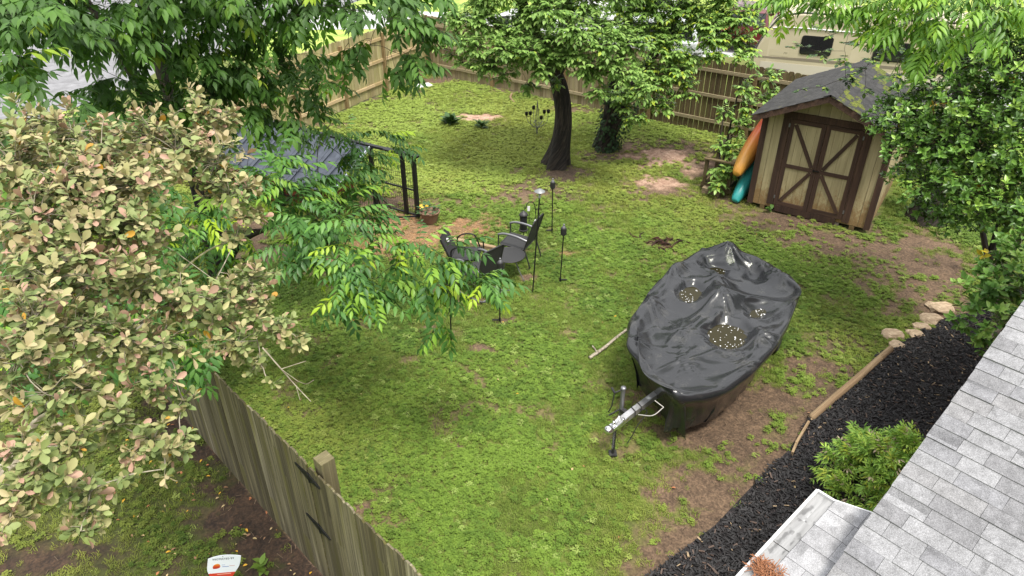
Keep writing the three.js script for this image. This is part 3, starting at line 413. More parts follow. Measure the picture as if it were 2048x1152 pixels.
// ---------------------------------------------------------------- boat trailer and the tarpaulin drawn over the boat
const BM = [2.95, -8.2], A2 = [-0.5, 0.866], B2 = [0.866, 0.5]; // boat centre, forward, right
const toW = (a, b) => [BM[0] + A2[0] * a + B2[0] * b, BM[1] + A2[1] * a + B2[1] * b];
{
  const t = thing('boat_trailer', 'galvanised boat trailer tongue with coupler and swivel jack', 'trailer', [1.2, 0, -6.33]);
  const c0 = V(0, 0.5, 0), c1 = V(0.78, 0.54, -0.72), dir = c1.clone().sub(c0).normalize(), side = V(dir.z, 0, -dir.x).normalize(), P = (s, o = 0, y = 0) => c0.clone().addScaledVector(dir, s).addScaledVector(side, o).add(V(0, y, 0));
  part('tongue', [bar(P(0.1), P(1.3), 0.078, 0.078)], M.galv, t);
  const cp = part('coupler', [bar(P(0.02, 0, 0.0), P(0.3, 0, 0.004), 0.088, 0.05), tube([P(-0.03, 0, -0.02), P(-0.03, 0, 0.02), P(-0.03, 0, 0.05), P(-0.03, 0, 0.062)], (q) => [0.06, 0.062, 0.045, 0.012][Math.round(q * 3)], 14)], M.chrome, t);
  part('latch', [bar(P(0.07, 0.0, 0.04), P(0.16, 0, 0.085), 0.024, 0.018), tube([P(0.06, 0, 0.03), P(0.06, 0, 0.075), P(0.06, 0, 0.09)], (q) => 0.026 - q * 0.008, 10), tube([P(0.2, 0.03, 0.04), P(0.2, 0.03, 0.062)], 0.02, 8), tube([P(0.2, -0.03, 0.04), P(0.2, -0.03, 0.062)], 0.02, 8)], M.chrome, cp);
  for (const s of [0.42, 0.54]) part('strap', [bar(P(s, -0.046, 0.044), P(s + 0.03, 0.046, 0.044), 0.014, 0.006), bar(P(s, -0.045, 0.044), P(s, -0.047, -0.05), 0.014, 0.006), bar(P(s + 0.03, 0.045, 0.044), P(s + 0.03, 0.047, -0.05), 0.014, 0.006)], M.rubber, t);
  part('sticker', [bx(0.05, 0.001, 0.05).rotateY(0.75).translate(P(0.92).x, P(0.92).y + 0.0405, P(0.92).z)], std({ color: lin(0.2, 0.17, 0.1), roughness: 0.6 }), t); part('sticker', [bx(0.05, 0.001, 0.045).rotateY(0.75).translate(P(0.74).x, P(0.74).y + 0.0405, P(0.74).z)], std({ color: lin(0.5, 0.5, 0.5), roughness: 0.6 }), t);
  const j = new THREE.Group(); j.name = 'jack'; t.add(j); const jp = P(0.36, 0.13);
  part('post', [tube([jp.clone().add(V(0, -0.2, 0)), jp.clone().add(V(0, 0.34, 0))], 0.028, 10), lathe([[0, 0.37], [0.03, 0.365], [0.036, 0.34], [0.03, 0.33], [0, 0.33]], 12, [jp.x, jp.y, jp.z])], M.greyMetal, j);
  part('crank', [bar(jp.clone().add(V(0, 0.33, 0)), jp.clone().add(V(-0.11, 0.3, 0.03)), 0.012), rod([jp.x - 0.11, jp.y + 0.3, jp.z + 0.03], [jp.x - 0.13, jp.y + 0.3, jp.z - 0.06], 0.016, 8), tube([jp.clone().add(V(-0.11, 0.3, 0.03)), jp.clone().add(V(-0.13, 0.1, 0.04)), jp.clone().add(V(-0.16, -0.02, 0.02))], 0.008, 6)], M.darkMetal, j);
  part('bracket', [bar(P(0.36, 0.04), jp, 0.06, 0.05), bar(jp.clone().add(V(0, 0.02, 0)), jp.clone().add(V(-0.16, -0.05, 0.05)), 0.014)], M.darkMetal, j);
  part('stand', [tube([P(0.1, 0, -0.04), P(0.1, 0, -0.47)], 0.02, 8), bx(0.1, 0.02, 0.1, P(0.1).x, 0.03, P(0.1).z)], M.darkMetal, t);
  const ch = []; for (let i = 0; i < 14; i++) { const g = new THREE.TorusGeometry(0.013, 0.0035, 5, 8); if (i % 2) g.rotateY(Math.PI / 2); g.translate(P(0.12).x - 0.03, 0.43 - i * 0.022, P(0.12).z + 0.04); ch.push(g); } part('chain', ch, M.greyMetal, t);
  part('cable', [tube(spline([P(0.5, -0.05, 0.03), P(0.56, -0.12, 0.02), P(0.42, -0.1, -0.15), P(0.36, -0.08, -0.3), P(0.3, -0.06, -0.4)], 14), 0.006, 5)], M.rubber, t);
  for (const s of [-1, 1]) { const [wx, wz] = toW(-0.9, s * 0.72); const w = part('wheel', [new THREE.TorusGeometry(0.2, 0.075, 10, 24).rotateY(Math.atan2(B2[1], -B2[0]) + Math.PI / 2).translate(wx - 1.2, 0.27, wz + 6.33)], M.rubber, t); }
  const ax = toW(-0.9, -0.72), bx2 = toW(-0.9, 0.72), ka = toW(1.25, 0), kb = toW(-1.7, 0); part('axle', [rod([ax[0] - 1.2, 0.27, ax[1] + 6.33], [bx2[0] - 1.2, 0.27, bx2[1] + 6.33], 0.03), bar(V(ka[0] - 1.2, 0.4, ka[1] + 6.33), V(kb[0] - 1.2, 0.38, kb[1] + 6.33), 0.08)], M.galv, t);
}
const basins = [];
{
  // boat rim (forward, right) seen from above
  const rim = [[2.15, 0.09], [1.9, 0.36], [1.62, 0.58], [1.12, 0.76], [0.5, 0.88], [-0.2, 0.94], [-0.95, 0.9], [-1.5, 0.72], [-1.88, 0.15], [-2.02, -0.45], [-1.75, -0.8], [-0.9, -1.02], [0.14, -1.06], [0.9, -1.0], [1.36, -0.9], [1.8, -0.42]];
  const sdf = (a, b) => { let d = 1e9, ins = false, nx = 0, ny = 0; for (let i = 0, j = rim.length - 1; i < rim.length; j = i++) { const [xi, yi] = rim[i], [xj, yj] = rim[j]; if ((yi > b) !== (yj > b) && a < (xj - xi) * (b - yi) / (yj - yi) + xi) ins = !ins; const ex = xj - xi, ey = yj - yi, t = clamp(((a - xi) * ex + (b - yi) * ey) / (ex * ex + ey * ey)), dx = a - xi - t * ex, dy = b - yi - t * ey, q = dx * dx + dy * dy; if (q < d) { d = q; nx = dx; ny = dy; } } const L = Math.sqrt(d) || 1e-6; return ins ? [-L, -nx / L, -ny / L] : [L, nx / L, ny / L]; };
  const struts = [[-0.34, -0.09, 1.2, 0.55], [-1.82, -0.42, 1.16, 0.5], [-0.95, -0.3, 1.06, 0.8], [-1.5, 0.5, 1.06, 0.5], [0.3, 0.62, 1.06, 0.6], [-0.89, -0.98, 1.08, 0.6], [1.36, -0.84, 1.08, 0.7], [1.3, -0.1, 0.98, 0.6], [0.62, -0.35, 0.98, 0.55], [0.25, -0.95, 1.04, 0.5], [1.05, 0.6, 1.0, 0.6]];
  const bas = [[-0.41, -0.5, 0.26, 0.2], [0.42, 0.24, 0.32, 0.26], [-1.35, -0.45, 0.17, 0.13], [-1.5, 0.16, 0.17, 0.14], [-0.4, 0.46, 0.2, 0.15]];
  const GX = 0.042, NA = 139, NB = 85, a0 = -2.9, b0 = -1.76, N = NA * NB;
  const px = new Float64Array(N * 3), pv = new Float64Array(N * 3), on = new Uint8Array(N), edge = new Uint8Array(N);
  // lookup of distance and support height
  const LS = 0.03, LA = 210, LB = 134, la0 = -3.15, lb0 = -2.0, lut = new Float32Array(LA * LB * 4);
  for (let i = 0; i < LA; i++) for (let j = 0; j < LB; j++) { const a = la0 + i * LS, b = lb0 + j * LS, [d, nx, ny] = sdf(a, b); let h = 0; if (d < 0) { h = d > -0.1 ? 0.99 : 0.87; for (const [sa, sb, sh, sl] of struts) { const r = Math.hypot(a - sa, b - sb); h = Math.max(h, sh - Math.max(0, r - 0.02) * sl * 1.15 * (1 + r)); } for (const [ba, bb, ra, rb] of bas) { const q = Math.hypot((a - ba) / ra, (b - bb) / rb); if (q < 1.35) h = Math.min(h, q < 1 ? 0.64 : lerp(0.64, h, (q - 1) / 0.35)); if (ra > 0.19 && q > 1.3 && q < 1.75) h = Math.max(h, 0.955); } } lut.set([d, nx, ny, h], (i * LB + j) * 4); }
  const L4 = (a, b, k) => { const x = clamp((a - la0) / LS, 0, LA - 1.01), y = clamp((b - lb0) / LS, 0, LB - 1.01), i = x | 0, j = y | 0, fx = x - i, fy = y - j, o = (i * LB + j) * 4 + k, s = LB * 4; return (lut[o] * (1 - fx) + lut[o + s] * fx) * (1 - fy) + (lut[o + 4] * (1 - fx) + lut[o + s + 4] * fx) * fy; };
  const id = (i, j) => i * NB + j;
  const pin = new Uint8Array(N), slack = new Float32Array(N);
  for (let i = 0; i < NA; i++) for (let j = 0; j < NB; j++) { const k = id(i, j), a = a0 + i * GX, b = b0 + j * GX, d = L4(a, b, 0), nx = L4(a, b, 1), ny = L4(a, b, 2), f = Math.max(0, d), w = (noise(a * 7, b * 7, 501) - 0.5) * 0.05;
    px[k * 3] = a - nx * f * 1.32 + nx * w * (f > 0 ? 1 : 0); px[k * 3 + 1] = 1.03 - f * 0.98 + (f > 0 ? 0 : w * 0.5); px[k * 3 + 2] = b - ny * f * 1.32 + ny * w * (f > 0 ? 1 : 0); pv.set([px[k * 3], px[k * 3 + 1], px[k * 3 + 2]], k * 3);
    on[k] = d < 0.82 ? 1 : 0; pin[k] = d > 0.74 ? 1 : 0; slack[k] = d > 0 ? 1.003 : 1.001; for (const [ba, bb, ra, rb] of bas) { const q = Math.hypot((a - ba) / ra, (b - bb) / rb); slack[k] = Math.max(slack[k], 1.001 + 0.15 * sstep(1.7, 0.6, q)); } }
  const con = []; const add = (k, l, f) => { if (on[k] && on[l]) con.push(k, l, f * (slack[k] + slack[l]) / 2); };
  for (let i = 0; i < NA; i++) for (let j = 0; j < NB; j++) { const k = id(i, j); if (i + 1 < NA) add(k, id(i + 1, j), GX); if (j + 1 < NB) add(k, id(i, j + 1), GX); if (i + 1 < NA && j + 1 < NB) { add(k, id(i + 1, j + 1), GX * Math.SQRT2); add(id(i + 1, j), id(i, j + 1), GX * Math.SQRT2); } }
  const C = Int32Array.from(con.map((v, i) => i % 3 === 2 ? 0 : v)), R = Float64Array.from(con.filter((_, i) => i % 3 === 2)), nc = R.length;
  for (let it = 0; it < 260; it++) {
    for (let k = 0; k < N; k++) if (on[k] && !pin[k]) { const o = k * 3, vx = (px[o] - pv[o]) * 0.95, vy = (px[o + 1] - pv[o + 1]) * 0.95, vz = (px[o + 2] - pv[o + 2]) * 0.95; pv[o] = px[o]; pv[o + 1] = px[o + 1]; pv[o + 2] = px[o + 2]; px[o] += vx; px[o + 1] += vy - 0.0014; px[o + 2] += vz; }
    for (let s = 0; s < 9; s++) {
      for (let c = 0; c < nc; c++) { const ka = C[c * 3], kb = C[c * 3 + 1], o = ka * 3, q = kb * 3, dx = px[q] - px[o], dy = px[q + 1] - px[o + 1], dz = px[q + 2] - px[o + 2], L = Math.sqrt(dx * dx + dy * dy + dz * dz) || 1e-9; let f = (L - R[c]) / L * 0.5; if (f < 0) f *= 0.5; if (!pin[ka]) { px[o] += dx * f; px[o + 1] += dy * f; px[o + 2] += dz * f; } if (!pin[kb]) { px[q] -= dx * f; px[q + 1] -= dy * f; px[q + 2] -= dz * f; } }
      if (s % 3 === 2) for (let k = 0; k < N; k++) if (on[k] && !pin[k]) { const o = k * 3, a = px[o], b = px[o + 2], y = px[o + 1], d = L4(a, b, 0);
        if (d < 0) { const h = L4(a, b, 3), lim = -0.36 * sstep(1.0, 0.2, y); if (y < h) { if (y < 0.93 && d > lim - 0.16 && d < lim) { const m = lim - d; px[o] += L4(a, b, 1) * m; px[o + 2] += L4(a, b, 2) * m; } else if (y > 0.6) { px[o + 1] = h; pv[o] = lerp(px[o], pv[o], 0.3); pv[o + 2] = lerp(px[o + 2], pv[o + 2], 0.3); } } } }
    }
  }
  // stretched creases that run out from the high points, and finer crumpling
  for (let pass = 0; pass < 12; pass++) { const cp = px.slice(); for (let i = 1; i < NA - 1; i++) for (let j = 1; j < NB - 1; j++) { const k = id(i, j); if (!on[k] || pin[k] || cp[k * 3 + 1] < 0.5 || (pass > 1 && bas.some(([ba, bb, ra, rb]) => Math.hypot((cp[k * 3] - ba) / ra, (cp[k * 3 + 2] - bb) / rb) < 1.6))) continue; const n = [k - 1, k + 1, k - NB, k + NB]; if (n.some((q) => !on[q])) continue; for (let c = 0; c < 3; c++) px[k * 3 + c] = lerp(cp[k * 3 + c], n.reduce((t, q) => t + cp[q * 3 + c], 0) / 4, 0.6); } }
  const rays = []; for (const [sa, sb] of struts) { const n = 7 + Math.floor(rnd() * 3), t0 = rnd() * 6.28; for (let i = 0; i < n; i++) { const th = t0 + (i + rr(-0.28, 0.28)) / n * 6.283; rays.push([sa, sb, Math.cos(th), Math.sin(th), rr(0.35, 0.95), rr(0.016, 0.042)]); } }
  const crease = (a, b) => { let y = 0; for (const [sa, sb, c, s, L, amp] of rays) { const u = (a - sa) * c + (b - sb) * s; if (u < 0 || u > L) continue; const t = u / L, w = 0.035 + 0.05 * t, d = Math.abs((b - sb) * c - (a - sa) * s + 0.02 * Math.sin(t * 5 + L * 9)); if (d < w) y += amp * Math.pow(1 - t, 0.8) * sstep(0, 0.12, t) * Math.pow(1 - d / w, 1.3); }
    return y * sstep(0.0, -0.12, L4(a, b, 0)) + 0.004 * noise(a * 4, b * 4, 537); };
  for (let k = 0; k < N; k++) if (on[k] && px[k * 3 + 1] > 0.55) px[k * 3 + 1] += crease(px[k * 3], px[k * 3 + 2]) * sstep(0.55, 0.8, px[k * 3 + 1]);
  const g = new THREE.BufferGeometry(), P = [], UV = [], I = [], FA = (NA - 1) * 2 + 1, FB = (NB - 1) * 2 + 1;
  const cr = (p0, p1, p2, p3) => (-p0 + 9 * p1 + 9 * p2 - p3) / 16, cx = (i, j, c) => px[id(clamp(i, 0, NA - 1), clamp(j, 0, NB - 1)) * 3 + c];
  const fa = (i, j, c) => (i & 1) ? ((i2) => cr(cx(i2 - 1, j, c), cx(i2, j, c), cx(i2 + 1, j, c), cx(i2 + 2, j, c)))(i >> 1) : cx(i >> 1, j, c);
  for (let i = 0; i < FA; i++) for (let j = 0; j < FB; j++) { const q = [0, 1, 2].map((c) => (j & 1) ? ((j2) => cr(fa(i, j2 - 1, c), fa(i, j2, c), fa(i, j2 + 1, c), fa(i, j2 + 2, c)))(j >> 1) : fa(i, j >> 1, c)); const [x, z] = toW(q[0], q[2]); P.push(x - BM[0], q[1] + (noise(i * 0.35, j * 0.35, 541) - 0.5) * 0.0006, z - BM[1]); UV.push(i * GX / 2, j * GX / 2); }
  const okc = new Uint8Array(N); for (let i = 1; i < NA - 2; i++) for (let j = 1; j < NB - 2; j++) okc[id(i, j)] = on[id(i, j)] && on[id(i + 1, j)] && on[id(i, j + 1)] && on[id(i + 1, j + 1)] ? 1 : 0;
  for (let i = 0; i < FA - 1; i++) for (let j = 0; j < FB - 1; j++) if (okc[id(i >> 1, j >> 1)]) { const a = i * FB + j, b = a + FB, c = a + 1, d = b + 1; I.push(a, b, c, b, d, c); }
  g.setAttribute('position', new THREE.Float32BufferAttribute(P, 3)); g.setAttribute('uv', new THREE.Float32BufferAttribute(UV, 2)); g.setIndex(I); g.computeVertexNormals();
  const crink = tex(512, 512, (u, v) => { const w = 0.05 * (noise(u * 9, v * 9, 515) - 0.5); const a = Math.abs(noise((u + w) * 26, (v + w) * 60, 511) - 0.5), b = Math.abs(noise((u - w) * 70, (v + w) * 30, 513) - 0.5), c = noise(u * 8, v * 8, 517); return 255 * clamp(a * 0.7 + b * 0.35 + c * 0.4); }, false, 1 / 1.3, 1 / 1.3);
  const dust = tex(512, 512, (u, v) => { const n = fbm(u * 12, v * 12, 4, 521), k = noise(u * 150, v * 150, 523); const q = sstep(0.55, 0.8, n) * 0.5 * k; return mix3([38, 39, 41], [92, 89, 82], q); }, true, 1 / 1.9, 1 / 1.9);
  const tp = single('tarpaulin', g, phys({ map: dust, bumpMap: crink, bumpScale: 0.0006, roughness: 0.2, side: THREE.DoubleSide, specularIntensity: 1 }), 'black plastic tarpaulin draped and tied over a trailered boat', 'tarpaulin', null, [BM[0], 0, BM[1]]);
  // cord and grommet at the front corner
  // rain water lying in the hollows
  const water = phys({ color: lin(0.024, 0.02, 0.005), roughness: 0.03, ior: 1.33, specularIntensity: 0.6 });
  const labs = ['large puddle of rain water with white petals on the tarpaulin front', 'round puddle with floating petals left of the tarpaulin centre peak', 'small dark puddle near the rear peak of the tarpaulin', 'small petal-covered puddle at the tarpaulin rear right edge', 'small bright puddle on the right of the tarpaulin'];
  [1, 0, 2, 3, 4].forEach((bi, n) => {
    const [ba, bb, ra, rb] = bas[bi]; let best = -1, by = 9; for (let k = 0; k < N; k++) if (on[k]) { const a = px[k * 3], b = px[k * 3 + 2]; if (Math.hypot(a - ba, b - bb) < ra && px[k * 3 + 1] < by && px[k * 3 + 1] > 0.5) { by = px[k * 3 + 1]; best = k; } }
    if (best < 0) return; const want = [0.2, 0.085, 0.03, 0.03, 0.035][n]; let cells = null, lev = by;
    for (let dpt = 0.006; dpt < 0.25; dpt += 0.004) { const lv = by + dpt, seen = new Set([best]), st = [best]; let out = false; while (st.length) { const k = st.pop(), i = k / NB | 0, j = k % NB; for (const [di, dj] of [[1, 0], [-1, 0], [0, 1], [0, -1]]) { const ii = i + di, jj = j + dj; if (ii < 0 || jj < 0 || ii >= NA || jj >= NB) continue; const q = id(ii, jj); if (!on[q] || seen.has(q)) continue; if (px[q * 3 + 1] < lv) { seen.add(q); st.push(q); if (L4(px[q * 3], px[q * 3 + 2], 0) > -0.05 || Math.hypot((px[q * 3] - ba) / ra, (px[q * 3 + 2] - bb) / rb) > 1.75) out = true; } } } if (out) break; cells = seen; lev = lv; if (seen.size * GX * GX > want) break; }
    if (!cells || cells.size < 3) return;
    const ring = new Set(cells); for (const k of cells) for (const dk of [1, -1, NB, -NB, NB + 1, NB - 1, -NB + 1, -NB - 1]) ring.add(k + dk);
    const W = [], ids = new Map(), WI = []; const vi = (k) => { if (!ids.has(k)) { ids.set(k, W.length / 3); const [x, z] = toW(px[k * 3], px[k * 3 + 2]); W.push(x, lev, z); } return ids.get(k); };
    for (const k of ring) { const i = k / NB | 0, j = k % NB; if (i + 1 < NA && j + 1 < NB && ring.has(k + 1) && ring.has(k + NB) && ring.has(k + NB + 1)) WI.push(vi(k), vi(k + NB), vi(k + 1), vi(k + NB), vi(k + NB + 1), vi(k + 1)); }
    if (!WI.length) return; const wg = new THREE.BufferGeometry(); wg.setAttribute('position', new THREE.Float32BufferAttribute(W, 3)); wg.setAttribute('uv', new THREE.Float32BufferAttribute(new Float32Array(W.length / 3 * 2), 2)); wg.setIndex(WI); wg.computeVertexNormals();
    single('rain_puddle', wg, water, labs[n], 'puddle'); basins.push([best, cells, lev, n]);
    // petals afloat
    const arr = [...cells], np = [46, 24, 12, 26, 18][n], im = shade(new THREE.InstancedMesh(new THREE.SphereGeometry(1, 6, 4), M.white, np)), m = new THREE.Matrix4(), q = new THREE.Quaternion(); im.name = numbered('petals'); im.userData = { kind: 'stuff', label: 'white fallen petals floating on the ' + ['largest', 'left', 'rear', 'rear right', 'right'][n] + ' tarpaulin puddle', category: 'petals' };
    for (let i = 0; i < np; i++) { const k = arr[Math.floor(rnd() * arr.length)], [x, z] = toW(px[k * 3] + rr(-0.02, 0.02), px[k * 3 + 2] + rr(-0.02, 0.02)); q.setFromAxisAngle(V(0, 1, 0), rr(0, 6.28)); const s = rr(0.004, 0.014); m.compose(V(x, lev + 0.002, z), q, V(s, 0.003, s * rr(0.5, 0.9))); im.setMatrixAt(i, m); } scene.add(im);
  });
  // stick on the grass beside the boat, cord at the bow
  single('fallen_branch', [tube(spline([V(1.17, 0.03, -8.38), V(1.42, 0.045, -8.62), V(1.62, 0.03, -8.88), V(1.86, 0.04, -9.14)], 12), (t) => 0.028 - 0.008 * t, 7), tube([V(1.3, 0.04, -8.5), V(1.24, 0.05, -8.66)], 0.012, 5)], M.barkPale, 'grey bare branch lying on the grass left of the tarpaulin', 'branch');
  const fr = toW(2.02, -0.1); single('tie_cord', [tube(spline([V(fr[0], 0.72, fr[1] + 0.02), V(fr[0] - 0.14, 0.66, fr[1] + 0.1), V(fr[0] - 0.3, 0.6, fr[1] + 0.02)], 10), 0.006, 5), tube(spline([V(fr[0], 0.72, fr[1] + 0.02), V(fr[0] - 0.1, 0.76, fr[1] - 0.06)], 6), 0.006, 5)], std({ color: lin(0.5, 0.48, 0.44), roughness: 0.8 }), 'pale tie cord at the front corner of the tarpaulin', 'cord');
}
// ---------------------------------------------------------------- chicken coop with lean-to metal roof and wire run
{
  const turn = Math.atan2(-0.52, 0.85), T = thing('chicken_coop', 'black framed chicken coop with ribbed dark grey metal roof', 'coop', [-1.98, 0, -13.27], turn); // x: along the ridge to the right, z: down the roof slope
  const x0 = -4.75, x1 = -1.15, w = 1.25, h0 = 1.32, h1 = 0.72, n = 9, pw = (x1 - x0) / n;
  const rm = [0, 1, 2].map((k) => std({ map: tex(128, 256, (u, v) => { const q = fbm(u * 5 + k * 3, v * 9, 4, 601); return mix3([50, 55, 64], [82, 88, 98], q); }, true, 1, 1), roughness: 0.45, metalness: 0.35 }));
  const L = Math.hypot(w, h0 - h1), a = Math.atan2(h0 - h1, w);
  const put = (g, x) => { g.rotateX(a); g.translate(x, (h0 + h1) / 2 + 0.03, w / 2); return g; };
  for (let i = 0; i < n; i++) { const g = [bx(pw - 0.004, 0.006, L, 0, 0, 0), bx(0.035, 0.03, L, -pw / 2 + 0.02, 0.015, 0), bx(0.02, 0.008, L, pw / 4, 0.004, 0)]; part('roof_panel', put(join(g), x0 + (i + 0.5) * pw), rm[i % 3], T); }
  part('roof_edge', [put(bx(0.02, 0.05, L + 0.02, 0, 0, 0), x1 + 0.01)], std({ color: lin(0.5, 0.55, 0.62), roughness: 0.4, metalness: 0.5 }), T);
  part('top_beam', [bar(V(x0, h0 + 0.045, -0.03), V(0.09, h0 + 0.045, -0.03), 0.09, 0.05), bar(V(-0.75, h0 + 0.07, -0.01), V(0.12, h0 + 0.07, -0.01), 0.14, 0.012)], M.blackMetal, T);
  for (const [x, z, h] of [[0, 0, h0], [-0.3, 0.0, h0], [x1, 0, h0], [x0, 0, h0], [x1, w - 0.1, h1 + 0.02], [x0, w - 0.1, h1 + 0.02], [x1 - 1.6, w - 0.1, h1 + 0.02]]) part('post', new RoundedBoxGeometry(0.075, h, 0.075, 1, 0.006), M.blackMetal, T, [x, h / 2, z]);
  for (const [p, q] of [[[x1, 0.62, 0], [0, 0.62, 0]], [[x1, 0.06, 0], [0, 0.06, 0]], [[x1, 0.06, w - 0.1], [x1, 0.06, 0]], [[x0, 0.35, w - 0.1], [x1, 0.35, w - 0.1]], [[x1, 0.06, 0.95], [0, 0.06, 0.05]]]) part('rail', bar(V(...p), V(...q), 0.03, 0.03), M.blackMetal, T);
  const mesh = (ax, az, bx_, bz, hh) => { const g = [], len = Math.hypot(bx_ - ax, bz - az); for (let s = 0.03; s < len; s += 0.055) { const t = s / len; g.push(bar(V(lerp(ax, bx_, t), 0.04, lerp(az, bz, t)), V(lerp(ax, bx_, t), hh, lerp(az, bz, t)), 0.004)); } for (let y = 0.1; y < hh; y += 0.14) g.push(bar(V(ax, y, az), V(bx_, y, bz), 0.004)); const m = part('wire_panel', g, M.darkMetal, T); return m; };
  mesh(x1, 0, 0, 0, h0 - 0.02); mesh(x1, w - 0.1, x1, 0, h1);
  const red = woodSet([150, 84, 56], [96, 48, 30], [120, 70, 50], 0.3, 611, [[1, 0.95, 0.9], [0.8, 0.75, 0.72]]);
  for (let i = 0; i < 14; i++) part('wall_board', bx(0.165, 0.5, 0.018, x0 + 0.35 + i * 0.17, 0.34, w - 0.16, 0, i * 0.3), red[i % 2], T);
  part('nest_box', [new RoundedBoxGeometry(0.7, 0.42, 0.5, 1, 0.01).translate(-1.9, 0.5, 0.45)], red[1], T);
  part('perch', [rod([-0.95, 0.12, 0.1], [-0.75, 0.5, 0.35], 0.018), rod([-0.6, 0.1, 0.1], [-0.75, 0.5, 0.35], 0.018)], M.bark, T);
  // yellow feed bowl, terracotta pot with plant
  const bowl = thing('feed_bowl', 'round yellow feed bowl on the straw beside the wire run', 'bowl', [-1.92, 0.0, -13.5]);
  part('shell', lathe([[0, 0.015], [0.11, 0.015], [0.12, 0.02], [0.155, 0.12], [0.16, 0.13], [0.15, 0.135], [0.142, 0.125], [0.11, 0.05], [0, 0.045]], 24), std({ color: lin(0.75, 0.42, 0.02), roughness: 0.45 }), bowl);
  part('feed', lathe([[0, 0.075], [0.06, 0.07], [0.125, 0.06]], 16), std({ color: lin(0.22, 0.14, 0.08), roughness: 1 }), bowl);
  const pot = thing('plant_pot', 'wide brown clay pot with a leafy green plant', 'pot', [-1.7, 0.0, -13.05]);
  part('pot', lathe([[0, 0.01], [0.12, 0.01], [0.135, 0.02], [0.19, 0.2], [0.2, 0.24], [0.215, 0.245], [0.215, 0.27], [0.2, 0.275], [0.185, 0.265], [0.18, 0.23], [0, 0.225]], 28), std({ map: tex(64, 128, (u, v) => mix3([92, 70, 56], [140, 110, 88], noise(u * 3, v * 26, 621) * 0.6 + fbm(u * 8, v * 8, 3, 623) * 0.4)), roughness: 0.75 }), pot);
  const PL = []; for (let i = 0; i < 46; i++) { const az = rr(0, 6.28), r = rr(0.02, 0.2), g = leafGeo(0.55); const s = rr(0.08, 0.13); g.scale(s, s, s); g.rotateZ(rr(-0.4, 0.7)); g.rotateY(az); g.translate(Math.cos(az) * r, 0.27 + rr(0, 0.14) - r * 0.2, -Math.sin(az) * r); PL.push(g); }
  part('foliage', PL, leafMat([0.055, 0.12, 0.035]), pot);
}
function leafGeo(w, fold = 0.06, droop = 0.08, tipw = 0.62, ob = 0) { // blade of length 1 along +x, face up +y; ob: widest towards the tip
  const xs = ob ? [0, 0.3, 0.62, 0.88, 1] : [0, 0.18, 0.42, 0.7, 1], ws = (ob ? [0, 0.55, 1, 0.68, 0] : [0, 0.62, 1, tipw, 0]).map((q) => q * w / 2), P = [], I = [], UV = [];
  xs.forEach((x, i) => { const y = -droop * x * x * 1.2; P.push(x, y, 0, x + 0.02, y + fold * (ws[i] / (w / 2 || 1)), -ws[i], x + 0.02, y + fold * (ws[i] / (w / 2 || 1)), ws[i]); UV.push(x, 0.5, x, 0, x, 1); });
  for (let i = 0; i < 4; i++) { const a = i * 3, b = a + 3; if (i > 0) { I.push(a, b, a + 1); if (i < 3) I.push(a + 1, b, b + 1); I.push(a, a + 2, b); if (i < 3) I.push(a + 2, b + 2, b); } else { I.push(a, b, b + 1, a, b + 2, b); } }
  const g = new THREE.BufferGeometry(); g.setAttribute('position', new THREE.Float32BufferAttribute(P, 3)); g.setAttribute('uv', new THREE.Float32BufferAttribute(UV, 2)); g.setIndex(I); g.computeVertexNormals(); return g;
}
function leafMat(c, o = {}) { return phys({ color: lin(...c), roughness: 0.5, specularIntensity: 0.45, transmission: 0.3, thickness: 0, side: THREE.DoubleSide, ...o }); }
